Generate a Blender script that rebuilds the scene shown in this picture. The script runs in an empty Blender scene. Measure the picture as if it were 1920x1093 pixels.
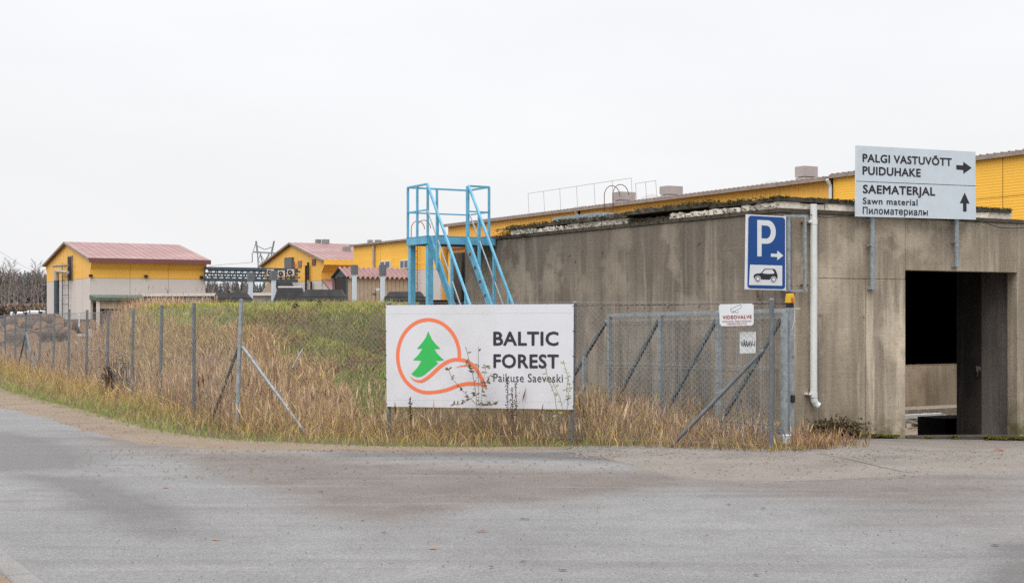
import bpy, bmesh, math, random
import numpy as np
from mathutils import Vector as V
R = random.Random(7)
NP = np.random.default_rng(11)
scene = bpy.context.scene
COL = scene.collection

# ------------------------------------------------------------------ camera, world, sun, exposure
F, CX, HY, EYE = 2600.0, 960.0, 590.0, 1.7        # focal length in photo pixels, centre column, horizon row, eye height
cam_d = bpy.data.cameras.new('camera'); cam = bpy.data.objects.new('camera', cam_d); COL.objects.link(cam)
cam.location = (0, 0, EYE); cam.rotation_euler = (math.radians(90), 0, 0)
cam_d.sensor_width = 36; cam_d.lens = F / 1920 * 36; cam_d.shift_y = (HY - 546.5) / 1920
cam_d.clip_start = .1; cam_d.clip_end = 4000
scene.camera = cam

SUN_EL, SUN_AZ = math.radians(52), math.radians(205)   # azimuth measured clockwise from +Y: behind the camera, to the left
wd = bpy.data.worlds.new("World"); scene.world = wd; wd.use_nodes = True
nt = wd.node_tree; nt.nodes.clear()
def wn(t, **k):
    n = nt.nodes.new(t)
    for a, b in k.items(): setattr(n, a, b)
    return n
out = wn('ShaderNodeOutputWorld'); bg = wn('ShaderNodeBackground'); bg.inputs['Strength'].default_value = .1
sky = wn('ShaderNodeTexSky', sky_type='NISHITA', sun_disc=False, sun_elevation=SUN_EL, sun_rotation=SUN_AZ)
sky.dust_density = 4; sky.air_density = 1.5
tc = wn('ShaderNodeTexCoord'); sep = wn('ShaderNodeSeparateXYZ'); nt.links.new(tc.outputs['Generated'], sep.inputs[0])
mx = wn('ShaderNodeMath', operation='MAXIMUM'); mx.inputs[1].default_value = 0; nt.links.new(sep.outputs['Z'], mx.inputs[0])
pw = wn('ShaderNodeMath', operation='MULTIPLY'); nt.links.new(mx.outputs[0], pw.inputs[0]); nt.links.new(mx.outputs[0], pw.inputs[1])
p3_ = wn('ShaderNodeMath', operation='MULTIPLY'); nt.links.new(pw.outputs[0], p3_.inputs[0]); nt.links.new(mx.outputs[0], p3_.inputs[1])
ov = wn('ShaderNodeMath', operation='MULTIPLY_ADD'); ov.inputs[1].default_value = 3.2; ov.inputs[2].default_value = 1.0   # overcast sky, brightest overhead
nt.links.new(p3_.outputs[0], ov.inputs[0])
mp = wn('ShaderNodeMapping'); mp.inputs['Scale'].default_value = (1.6, 1.6, 6); nt.links.new(tc.outputs['Generated'], mp.inputs[0])
nz = wn('ShaderNodeTexNoise'); nz.inputs['Scale'].default_value = 2.0; nz.inputs['Detail'].default_value = 6; nt.links.new(mp.outputs[0], nz.inputs['Vector'])
cr = wn('ShaderNodeMapRange'); cr.inputs[1].default_value = .25; cr.inputs[2].default_value = .75; cr.inputs[3].default_value = .955; cr.inputs[4].default_value = 1.03
nt.links.new(nz.outputs['Fac'], cr.inputs[0])
mu = wn('ShaderNodeMath', operation='MULTIPLY'); nt.links.new(ov.outputs[0], mu.inputs[0]); nt.links.new(cr.outputs[0], mu.inputs[1])
sc = wn('ShaderNodeVectorMath', operation='SCALE'); sc.inputs[0].default_value = (4.72, 4.74, 4.84); nt.links.new(mu.outputs[0], sc.inputs['Scale'])
mix = wn('ShaderNodeMixRGB'); mix.inputs[0].default_value = .92
nt.links.new(sky.outputs[0], mix.inputs[1]); nt.links.new(sc.outputs[0], mix.inputs[2])
nt.links.new(mix.outputs[0], bg.inputs['Color']); nt.links.new(bg.outputs[0], out.inputs[0])

sl = bpy.data.lights.new('sun', 'SUN'); sl.energy = .8; sl.angle = math.radians(50); sl.color = (1, .97, .93)
so = bpy.data.objects.new('sun', sl); COL.objects.link(so)
sd = V((math.sin(SUN_AZ) * math.cos(SUN_EL), math.cos(SUN_AZ) * math.cos(SUN_EL), math.sin(SUN_EL)))
so.rotation_euler = sd.to_track_quat('Z', 'Y').to_euler(); so.location = sd * 60
vs = scene.view_settings; vs.view_transform = 'Standard'; vs.look = 'None'; vs.gamma = 1; vs.use_curve_mapping = False; vs.exposure = 1.0
scene.cycles.use_denoising = False

# ------------------------------------------------------------------ site frame: C the bunker corner, A back along its left wall, B along its right face
C = V((3.75, 19.4, 0)); A = V((-.494, .869, 0)).normalized(); B = V((A.y, -A.x, 0))
UP = V((0, 0, 1))
def W(s, t, z=0): return C + B * s + A * t + UP * z
def at(px, py, Y): return V(((px - CX) / F * Y, Y, EYE - (py - HY) / F * Y))
def ray(px, py, P, N):
    d = V(((px - CX) / F, 1, -(py - HY) / F)); o = V((0, 0, EYE))
    return o + d * ((P - o).dot(N) / d.dot(N))
def onR(px, py, off=0): return ray(px, py, W(0, -off), A)      # on a plane parallel to the bunker's right face
def onL(px, py, off=0): return ray(px, py, W(-off, 0), B)      # on a plane parallel to its left wall
def gp(px, py): return ray(px, py, V((0, 0, 0)), UP)           # on the level ground

def sm(x):
    x = np.clip(x, 0, 1); return x * x * (3 - 2 * x)
_tab = NP.random((256, 256))
def vnoise(x, y):
    xi = np.floor(x).astype(int); yi = np.floor(y).astype(int); fx = sm(x - xi); fy = sm(y - yi)
    g = lambda a, b: _tab[a % 256, b % 256]
    return (g(xi, yi) * (1 - fx) + g(xi + 1, yi) * fx) * (1 - fy) + (g(xi, yi + 1) * (1 - fx) + g(xi + 1, yi + 1) * fx) * fy
def fbm(x, y, o=4):
    v = 0; a = .5
    for i in range(o): v = v + a * vnoise(x * 2 ** i + 17 * i, y * 2 ** i + 5 * i); a *= .5
    return v / (1 - .5 ** o)

FA = V((-3.98, 20, 0)); FG = V((3.23, 17.3, 0))               # fence corner post, fence end post by the gate
FE = (FG - FA).normalized(); FN = V((-FE.y, FE.x, 0)); FS = V((-.447, .894, 0)).normalized(); FSN = V((FS.y, -FS.x, 0))
def st(x, y): return (x - C.x) * B.x + (y - C.y) * B.y, (x - C.x) * A.x + (y - C.y) * A.y
def dfront(x, y): return (x - FA.x) * FN.x + (y - FA.y) * FN.y
def dside(x, y): return (x - FA.x) * FSN.x + (y - FA.y) * FSN.y
def H(x, y):
    x = np.asarray(x, float); y = np.asarray(y, float)
    s, t = st(x, y); df = dfront(x, y); ds = dside(x, y)
    k = np.clip((df - .5) / 9.5, 0, 1); f = 1 - (1 - k) ** 1.7
    fall = np.maximum(sm((-s - .4) / 3.5), sm((t - 9) / 2.5) * (s < 0) + sm((t - 12.5) / 2) * (s >= 0))
    dl = np.where(y > 32, np.minimum(ds, x + 11.6 + .2 * (y - 32)), ds)
    m = 1.84 * f * sm(dl / 2.8) * fall * (1 - sm((y - 60) / 14)) * sm((s + 60) / 20)
    m = m + .10 * (fbm(x * .7, y * .7) - .5) * sm((df - .2) / 2) * sm((ds + .5) / 2)
    d = -.055 * np.clip(s, 0, 6) * sm((t + 4.5) / 3.5) * (t < .5)
    return np.where(s > -.0, d + np.where(t > 12, m, 0), m)
def hz(x, y): return float(H(x, y))

# ------------------------------------------------------------------ builders
class MB:
    def __init__(s): s.v = []; s.f = []
    def face(s, pts):
        n = len(s.v); s.v += [V(p) for p in pts]; s.f.append(tuple(range(n, n + len(pts)))); return s
    def hexa(s, b, t):                                        # two quads, lower and upper, same winding (counter-clockwise seen from the upper side)
        n = len(s.v); s.v += [V(p) for p in list(b) + list(t)]
        s.f += [(n + 3, n + 2, n + 1, n), (n + 4, n + 5, n + 6, n + 7)] + [(n + i, n + (i + 1) % 4, n + 4 + (i + 1) % 4, n + 4 + i) for i in range(4)]; return s
    def obox(s, c, u, v, w, su, sv, sw):                      # oriented box: centre, axes, full sizes
        c = V(c); u = V(u).normalized() * su / 2; v = V(v).normalized() * sv / 2; w = V(w).normalized() * sw / 2
        if u.cross(v).dot(w) < 0: u = -u
        q = [(-1, -1), (1, -1), (1, 1), (-1, 1)]
        return s.hexa([c + u * a + v * b - w for a, b in q], [c + u * a + v * b + w for a, b in q])
    def sbox(s, s0, s1, t0, t1, z0, z1):                      # box in the site frame
        q = [(s0, t0), (s1, t0), (s1, t1), (s0, t1)]
        return s.hexa([W(a, b, z0) for a, b in q], [W(a, b, z1) for a, b in q])
    def beam(s, p, q, w, h=None, up=UP):
        p = V(p); q = V(q); d = q - p; L = d.length; d = d / L
        r = d.cross(V(up)); r = r.normalized() if r.length > 1e-4 else V((1, 0, 0)); u = r.cross(d)
        return s.obox((p + q) / 2, d, r, u, L, w, h or w)
    def tube(s, p, q, r, r2=None, n=8, caps=True):
        p = V(p); q = V(q); r2 = r if r2 is None else r2; d = (q - p).normalized(); a = d.orthogonal().normalized(); b = d.cross(a); k = len(s.v)
        for c, rr in ((p, r), (q, r2)):
            for i in range(n):
                an = 2 * math.pi * i / n; s.v.append(c + (a * math.cos(an) + b * math.sin(an)) * rr)
        s.f += [(k + i, k + (i + 1) % n, k + n + (i + 1) % n, k + n + i) for i in range(n)]
        if caps: s.f += [tuple(k + n - 1 - i for i in range(n)), tuple(k + n + i for i in range(n))]
        return s
    def path(s, pts, r, n=6):
        pts = [V(p) for p in pts]; k = len(s.v); m = len(pts); a = None
        for i, p in enumerate(pts):
            d = (pts[min(i + 1, m - 1)] - pts[max(i - 1, 0)]).normalized()
            a = d.orthogonal().normalized() if a is None else (a - d * a.dot(d)).normalized()
            b = d.cross(a)
            for j in range(n):
                an = 2 * math.pi * j / n; s.v.append(p + (a * math.cos(an) + b * math.sin(an)) * r)
        for i in range(m - 1):
            s.f += [(k + i * n + j, k + i * n + (j + 1) % n, k + (i + 1) * n + (j + 1) % n, k + (i + 1) * n + j) for j in range(n)]
        s.f += [tuple(k + n - 1 - j for j in range(n)), tuple(k + (m - 1) * n + j for j in range(n))]
        return s
    def disc(s, c, nrm, r, n=16, d=.002):
        c = V(c); nrm = V(nrm).normalized(); return s.tube(c, c + nrm * d, r, n=n)
    def build(s, name, m, parent=None, kind=None, label=None, smooth=False, bevel=0):
        o = V(parent_loc(parent)) if parent else V((0, 0, 0))
        me = bpy.data.meshes.new(name); me.from_pydata([tuple(p - o) for p in s.v], [], s.f); me.update()
        if bevel:
            bm = bmesh.new(); bm.from_mesh(me); bmesh.ops.bevel(bm, geom=bm.edges[:], offset=bevel, segments=1, affect='EDGES'); bm.to_mesh(me); bm.free()
        return link(name, me, m, parent, kind, label, smooth)
def parent_loc(p):
    l = V((0, 0, 0))
    while p is not None: l += p.location; p = p.parent
    return l
def link(name, me, m, parent=None, kind=None, label=None, smooth=False):
    o = bpy.data.objects.new(name, me); COL.objects.link(o)
    for q in (m if isinstance(m, (list, tuple)) else [m]): me.materials.append(q)
    if parent: o.parent = parent
    if kind: o['kind'] = kind
    if label: o['label'] = label
    if smooth: me.polygons.foreach_set('use_smooth', [True] * len(me.polygons))
    return o
def thing(name, label, cat, loc=(0, 0, 0), group=None):
    o = bpy.data.objects.new(name, None); COL.objects.link(o); o.location = loc; o.empty_display_size = .2
    o['label'] = label; o['category'] = cat
    if group: o['group'] = group
    return o
def tag(o, label, cat, group=None):
    o['label'] = label; o['category'] = cat
    if group: o['group'] = group
    return o
def dup(root, loc, rz=None, scale=None, label=None):
    r = root.copy(); COL.objects.link(r); r.location = loc
    if rz is not None: r.rotation_euler = (0, 0, rz)
    if scale: r.scale = scale if hasattr(scale, '__len__') else (scale,) * 3
    if label: r['label'] = label
    for ch in [o for o in root.children]:
        c = ch.copy(); COL.objects.link(c); c.parent = r
        for g in ch.children:
            d = g.copy(); COL.objects.link(d); d.parent = c
    return r
def npmesh(name, verts, faces, m, colors=None, parent=None, kind=None, smooth=False):
    """verts (n,3); faces (k,3|4) arrays of equal width"""
    me = bpy.data.meshes.new(name); k, w = faces.shape
    me.vertices.add(len(verts)); me.vertices.foreach_set('co', np.ascontiguousarray(verts, dtype=np.float32).ravel())
    me.loops.add(k * w); me.loops.foreach_set('vertex_index', faces.astype(np.int32).ravel())
    me.polygons.add(k); me.polygons.foreach_set('loop_start', np.arange(0, k * w, w, dtype=np.int32))
    me.update(calc_edges=True)
    if colors is not None:
        for nm, c in colors.items():
            at_ = me.color_attributes.new(nm, 'FLOAT_COLOR', 'POINT')
            cc = np.ones((len(verts), 4), np.float32); cc[:, :3] = c; at_.data.foreach_set('color', cc.ravel())
    return link(name, me, m, parent, kind, None, smooth)

# ------------------------------------------------------------------ materials
def srgb(r, g, b):
    f = lambda c: (c / 255 / 12.92) if c <= 10 else ((c / 255 + .055) / 1.055) ** 2.4
    return (f(r), f(g), f(b))
class M:
    """small node helper"""
    def __init__(s, name, rough=.6, metal=0, spec=.5):
        s.m = bpy.data.materials.new(name); s.m.use_nodes = True; s.t = s.m.node_tree; s.b = s.t.nodes['Principled BSDF']
        s.b.inputs['Roughness'].default_value = rough; s.b.inputs['Metallic'].default_value = metal; s.b.inputs['Specular IOR Level'].default_value = spec
        g = s.t.nodes.new('ShaderNodeNewGeometry'); s.pos = g.outputs['Position']
    def n(s, t, **k):
        x = s.t.nodes.new(t)
        for a, b in k.items(): setattr(x, a, b)
        return x
    def l(s, a, b): s.t.links.new(a, b)
    def map(s, scale, src=None):
        q = s.n('ShaderNodeMapping'); q.inputs['Scale'].default_value = scale; s.l(src or s.pos, q.inputs[0]); return q.outputs[0]
    def noise(s, scale, detail=4, rough=.55, vec=None, lo=.3, hi=.7):
        q = s.n('ShaderNodeTexNoise'); q.inputs['Scale'].default_value = scale; q.inputs['Detail'].default_value = detail; q.inputs['Roughness'].default_value = rough
        s.l(vec or s.pos, q.inputs['Vector']); r = s.n('ShaderNodeMapRange'); r.inputs[1].default_value = lo; r.inputs[2].default_value = hi; s.l(q.outputs['Fac'], r.inputs[0]); return r.outputs[0]
    def mix(s, f, a, b, mode='MIX'):
        q = s.n('ShaderNodeMixRGB', blend_type=mode)
        for i, x in enumerate((f, a, b)):
            if isinstance(x, (int, float)) and i == 0: q.inputs[0].default_value = x
            elif isinstance(x, tuple): q.inputs[i].default_value = (*x, 1)
            else: s.l(x, q.inputs[i])
        return q.outputs[0]
    def math(s, op, a, b=0.):
        q = s.n('ShaderNodeMath', operation=op)
        for i, x in enumerate((a, b)):
            if isinstance(x, (int, float)): q.inputs[i].default_value = x
            else: s.l(x, q.inputs[i])
        return q.outputs[0]
    def color(s, c):
        if isinstance(c, tuple): s.b.inputs['Base Color'].default_value = (*c, 1)
        else: s.l(c, s.b.inputs['Base Color'])
        return s
    def bump(s, h, st=.3, d=.01):
        q = s.n('ShaderNodeBump'); q.inputs['Strength'].default_value = st; q.inputs['Distance'].default_value = d; s.l(h, q.inputs['Height']); s.l(q.outputs[0], s.b.inputs['Normal']); return s
def plain(name, c, rough=.6, metal=0, var=.25, scale=6, dirt=None, dscale=2.5, spec=.4, damt=.6):
    m = M(name, rough, metal, spec); n1 = m.noise(scale, 5)
    lo = tuple(x * (1 - var) for x in c); hi = tuple(min(1, x * (1 + var * .5)) for x in c)
    col = m.mix(n1, lo, hi)
    if dirt: col = m.mix(m.math('MULTIPLY', m.noise(dscale, 6, .7, lo=.5, hi=.75), damt), col, dirt)
    m.color(col); m.bump(m.noise(scale * 8, 3), .08, .003)
    return m.m

def concrete(name, light, dark, streak=1.0, rust=.5, moss=0.):
    m = M(name, .85, 0, .3)
    base = m.mix(m.noise(.8, 6, .6, lo=.35, hi=.65), dark, light)
    vert = m.noise(1.0, 6, .68, vec=m.map((2.3, 2.3, .16)), lo=.46, hi=.60)            # rain streaks run down the panels
    base = m.mix(m.math('MULTIPLY', vert, .8 * streak), base, tuple(x * .40 for x in dark))
    v2 = m.noise(1.0, 5, .65, vec=m.map((4.1, 4.1, .3)), lo=.55, hi=.68)
    base = m.mix(m.math('MULTIPLY', v2, .75 * streak), base, tuple(min(1, x * 1.5) for x in light))
    v4 = m.noise(1.0, 4, .6, vec=m.map((13, 13, .5)), lo=.40, hi=.66)
    base = m.mix(m.math('MULTIPLY', v4, .42 * streak), base, tuple(x * .55 for x in dark))
    v3 = m.noise(1.0, 3, .6, vec=m.map((3.1, 3.1, .2)), lo=.60, hi=.70)
    base = m.mix(m.math('MULTIPLY', v3, .65 * rust), base, srgb(150, 98, 70))
    sx = m.n('ShaderNodeSeparateXYZ'); m.l(m.pos, sx.inputs[0])
    tr = m.n('ShaderNodeMapRange'); tr.inputs[1].default_value = 1.7; tr.inputs[2].default_value = 3.15; m.l(sx.outputs['Z'], tr.inputs[0])
    runs = m.math('ADD', m.noise(1.0, 5, .6, vec=m.map((2.6, 2.6, .22)), lo=.3, hi=.7), m.math('SUBTRACT', tr.outputs[0], .52))
    base = m.mix(m.math('MULTIPLY', m.math('MINIMUM', m.math('MAXIMUM', runs, 0.), 1.), .7 * streak), base, tuple(x * .40 for x in dark))   # dirt runs that start at the roof edge
    pale = m.noise(.75, 4, .6, lo=.52, hi=.64)
    base = m.mix(m.math('MULTIPLY', pale, .65), base, tuple(min(1, x * 1.42) for x in light))
    blot = m.noise(1.5, 6, .7, lo=.52, hi=.66)
    base = m.mix(m.math('MULTIPLY', blot, .55), base, tuple(x * .55 for x in dark))
    pits = m.noise(17, 4, .65, lo=.64, hi=.70)
    base = m.mix(m.math('MULTIPLY', pits, .6), base, tuple(x * .3 for x in dark))
    sp = m.noise(55, 3, .7, lo=.3, hi=.7); base = m.mix(.22, base, m.mix(sp, tuple(x * .3 for x in dark), tuple(min(1, x * 1.6) for x in light)))
    if moss:
        lowz = m.n('ShaderNodeMapRange'); lowz.inputs[1].default_value = .45; lowz.inputs[2].default_value = -.15; m.l(sx.outputs['Z'], lowz.inputs[0])
        base = m.mix(m.math('MULTIPLY', lowz.outputs[0], m.noise(5, 5, .6, lo=.35, hi=.6)), base, srgb(88, 82, 50))
    m.color(base)
    form = m.noise(1.0, 3, .5, vec=m.map((1.2, 1.2, 26)))                                # formwork board marks
    m.bump(m.math('ADD', m.math('MULTIPLY', m.noise(60, 4), .5), m.math('MULTIPLY', form, .35)), .4, .008)
    return m.m
MT = {}
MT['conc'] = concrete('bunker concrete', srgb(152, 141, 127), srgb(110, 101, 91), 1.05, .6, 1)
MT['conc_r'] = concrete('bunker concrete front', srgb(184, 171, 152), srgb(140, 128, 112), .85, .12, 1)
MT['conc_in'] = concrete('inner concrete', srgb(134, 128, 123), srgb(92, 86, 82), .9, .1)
MT['conc_soot'] = concrete('smoke blackened concrete', srgb(78, 72, 68), srgb(42, 38, 36), 1.0, .1)  # darker copy of the inner concrete: fading daylight painted into its colour
MT['soot'] = plain('sooty concrete', (.012, .011, .011), .95, var=.5, spec=.1)  # darkness of the unlit room painted as near black; also backs panel joints
MT['yard'] = concrete('yard wall concrete', srgb(150, 134, 114), srgb(112, 100, 84), .5, .3)
MT['lip'] = plain('dark slab edge', srgb(74, 66, 57), .9, var=.4, scale=9, dirt=srgb(46, 44, 32))
MT['insul'] = plain('crumbling white insulation', srgb(214, 206, 192), .9, var=.2, scale=14, dirt=srgb(110, 100, 84), dscale=11, damt=.4)
MT['felt'] = plain('mossy roofing felt', srgb(66, 60, 52), .95, var=.4, scale=9, dirt=srgb(70, 72, 34), dscale=4)
MT['zinc'] = plain('galvanised steel', srgb(146, 153, 157), .5, .25, var=.28, scale=18, dirt=srgb(92, 96, 98), dscale=6)
MT['zinc_dark'] = plain('weathered steel', srgb(104, 108, 112), .6, .25, var=.3, scale=14)
MT['wire'] = plain('fence wire', srgb(140, 142, 142), .6, .3, var=.2)
MT['rustw'] = plain('rusty bars', srgb(108, 74, 62), .9, var=.4, scale=20)
MT['rustred'] = plain('oxide red ladder', srgb(156, 78, 48), .8, var=.3, scale=10)
MT['blue'] = plain('chipped light blue paint', srgb(94, 164, 194), .5, var=.2, scale=5, dirt=srgb(104, 88, 76), dscale=8, damt=.55)
MT['blue_d'] = plain('blue paint over rusted stringers', srgb(64, 136, 166), .55, var=.3, scale=7, dirt=srgb(98, 96, 92), dscale=7, damt=.8)
MT['palerail'] = plain('pale worn rail', srgb(142, 158, 168), .5, var=.25, scale=9)
MT['white'] = plain('white pvc', srgb(205, 208, 206), .4, var=.06, dirt=srgb(170, 166, 156), dscale=7, damt=.3)
MT['banner'] = plain('banner vinyl', srgb(201, 202, 207), .5, var=.03, scale=1.5, dirt=srgb(160, 158, 152), dscale=1.3, damt=.3)
MT['plate'] = plain('sign white sheet', srgb(190, 200, 208), .35, var=.04, dirt=srgb(158, 160, 158), dscale=2, damt=.3)
MT['plate2'] = plain('plain white plate', srgb(200, 203, 206), .5, var=.05)
MT['signblue'] = plain('traffic sign blue', srgb(0, 62, 126), .35, var=.06)
MT['black'] = plain('black print', srgb(30, 28, 38), .5, var=.05)
MT['ink'] = plain('dark grey print', srgb(44, 42, 50), .5, var=.05)
MT['inkfade'] = plain('weathered black print', srgb(48, 48, 52), .6, var=.3, scale=40)
MT['redink'] = plain('red print', srgb(150, 48, 48), .5, var=.1)
MT['orange'] = plain('orange print', srgb(222, 116, 78), .5, var=.03)
MT['green'] = plain('green print', srgb(48, 172, 82), .5, var=.03)
MT['yellow'] = plain('yellow cladding', srgb(232, 176, 74), .5, var=.07, scale=.6)
MT['yellow_r'] = plain('yellow plank cladding', srgb(236, 180, 66), .5, var=.06, scale=.6)
MT['beige'] = plain('pale beige cladding', srgb(194, 186, 181), .7, var=.06, scale=.5)
MT['beige2'] = plain('beige shed boards', srgb(168, 152, 134), .7, var=.12, scale=3)
MT['pink'] = plain('faded red roof sheet', srgb(136, 104, 101), .6, var=.15, scale=.7, dirt=srgb(158, 138, 134), dscale=.35)
MT['maroon'] = plain('maroon fascia', srgb(112, 72, 70), .6, var=.15)
MT['redband'] = plain('brown red band', srgb(136, 62, 42), .6, var=.15)
MT['trim'] = plain('grey pink eave trim', srgb(140, 128, 120), .7, var=.25, scale=3)
MT['dark'] = plain('dark opening', srgb(52, 46, 44), .9, var=.3)
MT['greentrim'] = plain('green canopy trim', srgb(84, 98, 86), .7, var=.3)
MT['bridge'] = plain('dark blue grey steel', srgb(72, 85, 94), .7, .2, var=.3)
MT['lid'] = plain('dark bitumen lid', srgb(56, 56, 57), .9, var=.3, scale=4)
MT['vent'] = plain('pale vent box', srgb(158, 152, 148), .6, var=.15, scale=2)
MT['galv'] = plain('shiny roof cowl', srgb(150, 150, 150), .4, .5, var=.2, scale=2)
MT['dome'] = plain('skylight dome', srgb(214, 218, 222), .3, var=.05)
MT['glass'] = plain('window glass', srgb(96, 108, 116), .15, var=.2, scale=1)
MT['lamp_y'] = plain('yellow beacon housing', srgb(196, 158, 20), .45, var=.15)
MT['lamp_o'] = plain('orange beacon lens', srgb(190, 82, 48), .3, var=.1)
MT['bark'] = plain('log bark', srgb(76, 58, 48), .95, var=.5, scale=9)
MT['cut'] = plain('fresh cut wood', srgb(174, 138, 108), .9, var=.25, scale=8)
MT['wrap'] = plain('white plastic wrap', srgb(196, 200, 206), .3, var=.1, scale=1.5)
MT['plankm'] = plain('old lumber', srgb(132, 120, 108), .9, var=.35, scale=9)
MT['redchip'] = plain('red brown chip', srgb(118, 82, 70), .9, var=.3, scale=20)
MT['chip'] = plain('dark bark bits', srgb(66, 56, 50), .95, var=.4, scale=20)
MT['leaf'] = plain('fallen leaf', srgb(140, 104, 76), .8, var=.3, scale=30)
MT['pylon'] = plain('pylon steel', srgb(132, 136, 142), .8, var=.1)
MT['cable'] = plain('black cable', srgb(40, 38, 38), .6, var=.2)
MT['birchbark'] = plain('pale birch trunk', srgb(136, 126, 120), .9, var=.35, scale=1.5)
MT['twig'] = plain('bare brown twigs', srgb(114, 101, 98), .95, var=.3, scale=.6)
MT['spruce'] = plain('dark conifer needles', srgb(84, 93, 90), .95, var=.4, scale=.5)
MT['trunk'] = plain('grey brown trunk', srgb(102, 92, 84), .95, var=.3, scale=2)

def attr_mat(name, trans=.25, rough=.8):
    m = M(name, rough, 0, .2); a = m.n('ShaderNodeVertexColor', layer_name='tint'); m.color(a.outputs[0])
    tr = m.n('ShaderNodeBsdfTranslucent'); m.l(a.outputs[0], tr.inputs[0]); ms = m.n('ShaderNodeMixShader'); ms.inputs[0].default_value = trans
    o = m.t.nodes['Material Output']; m.l(m.b.outputs[0], ms.inputs[1]); m.l(tr.outputs[0], ms.inputs[2]); m.l(ms.outputs[0], o.inputs[0]); return m.m
MT['grass'] = attr_mat('grass blades')

# road: asphalt with mud, damp and dust where the traffic carries them (weights ride on the mesh, r mud, g damp, b dust)
def road_mat():
    m = M('road asphalt', .72, 0, .35); a = m.n('ShaderNodeVertexColor', layer_name='soil'); sp = m.n('ShaderNodeSeparateColor'); m.l(a.outputs[0], sp.inputs[0])
    fine = m.noise(42, 4, .75, lo=.34, hi=.66); grain = m.noise(110, 2, .6, lo=.36, hi=.64)
    col = m.mix(m.noise(.5, 5, .6), (.146, .144, .144), (.186, .183, .182))
    col = m.mix(m.math('MULTIPLY', m.noise(2.3, 6, .65, lo=.45, hi=.7), .45), col, (.112, .106, .102))
    trk = m.noise(1.0, 5, .6, vec=m.map((.22, 2.6, 1)), lo=.48, hi=.68)
    brk = m.noise(3.0, 6, .65, lo=.2, hi=.8)
    def w(ch, gain): return m.math('MINIMUM', m.math('MULTIPLY', sp.outputs[ch], m.math('ADD', m.math('MULTIPLY', brk, .8), .6)), gain)
    col = m.mix(w(2, .8), col, m.mix(m.noise(9, 5), (.150, .128, .108), (.190, .160, .135)))
    col = m.mix(w(0, .92), col, m.mix(m.noise(1.3, 6, .65), (.090, .073, .063), (.135, .112, .098)))
    col = m.mix(m.math('MULTIPLY', trk, .38), col, (.086, .077, .071))
    trd = m.noise(1.0, 5, .65, vec=m.map((.3, 3.4, 1)), lo=.56, hi=.72); col = m.mix(m.math('MULTIPLY', trd, .28), col, (.25, .232, .215))
    agg = m.noise(30, 3, .7, lo=.63, hi=.69); col = m.mix(m.math('MULTIPLY', agg, .5), col, (.30, .29, .28))
    pit = m.noise(24, 4, .75, lo=.62, hi=.68); col = m.mix(m.math('MULTIPLY', pit, .55), col, (.055, .051, .049))
    col = m.mix(w(1, .8), col, (.072, .067, .064))
    col = m.mix(.34, col, m.mix(fine, tuple([.18] * 3), tuple([.84] * 3)), 'OVERLAY')
    col = m.mix(.34, col, m.mix(grain, tuple([.15] * 3), tuple([.88] * 3)), 'OVERLAY')
    m.color(col)
    rg = m.n('ShaderNodeMapRange'); rg.inputs[3].default_value = .74; rg.inputs[4].default_value = .5; m.l(sp.outputs[1], rg.inputs[0]); m.l(rg.outputs[0], m.b.inputs['Roughness'])
    m.bump(m.math('ADD', m.math('MULTIPLY', fine, .7), grain), .5, .006); return m.m
MT['road'] = road_mat()
def gravel_mat(name, c0, c1, dark, pebble):
    m = M(name, .9, 0, .2); col = m.mix(m.noise(1.2, 6, .6), c0, c1)
    col = m.mix(m.math('MULTIPLY', m.noise(45, 4, .7, lo=.55, hi=.7), .6), col, pebble)
    col = m.mix(m.math('MULTIPLY', m.noise(60, 4, .7, lo=.52, hi=.7), .6), col, dark)
    col = m.mix(m.math('MULTIPLY', m.noise(.8, 5, .6, lo=.5, hi=.7), .35), col, dark)
    m.color(col); m.bump(m.noise(70, 4, .6), .6, .012); return m.m
MT['sand'] = gravel_mat('sandy shoulder', (.175, .132, .097), (.23, .178, .134), (.095, .074, .057), (.32, .265, .21))
MT['apron'] = gravel_mat('worn pale concrete', (.165, .145, .127), (.215, .193, .170), (.09, .079, .07), (.34, .31, .28))
MT['soil'] = gravel_mat('soil and thatch', (.085, .070, .040), (.13, .104, .062), (.05, .044, .026), (.15, .12, .08))
MT['kerb'] = gravel_mat('pale kerb concrete', (.19, .185, .18), (.25, .24, .235), (.10, .095, .09), (.32, .3, .28))

# ------------------------------------------------------------------ ground, road, shoulder, apron
def grid_lines(lo, hi, step, far, must):
    a = list(np.arange(lo, hi + 1e-6, step)) + must
    k = step
    x = hi
    while x < far: k *= 1.35; x += k; a.append(x)
    k = step; x = lo
    while x > -far: k *= 1.35; x -= k; a.append(x)
    a = sorted(set(round(v, 4) for v in a)); return np.array(a)
def ground():
    ss = grid_lines(-26, 13, .25, 1800, [0.0, 12.0]); ss = np.array(sorted(set(ss.tolist() + [20.0]))); tt = grid_lines(-20, 20, .25, 1800, [0.0, 12.0])
    S, T = np.meshgrid(ss, tt); X = C.x + B.x * S + A.x * T; Y = C.y + B.y * S + A.y * T
    Z = H(X, Y); n, m = S.shape
    v = np.stack([X, Y, Z], -1).reshape(-1, 3); i = np.arange(n * m).reshape(n, m)
    f = np.stack([i[:-1, :-1], i[:-1, 1:], i[1:, 1:], i[1:, :-1]], -1).reshape(-1, 4)
    sc_ = (ss[:-1] + ss[1:]) / 2; tc_ = (tt[:-1] + tt[1:]) / 2; SC, TC = np.meshgrid(sc_, tc_)
    keep = ~((SC > 0) & (SC < 20) & (TC > 0) & (TC < 12)).reshape(-1)
    npmesh('ground', v, f[keep], MT['soil'], kind='structure', smooth=True)
ground()
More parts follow.
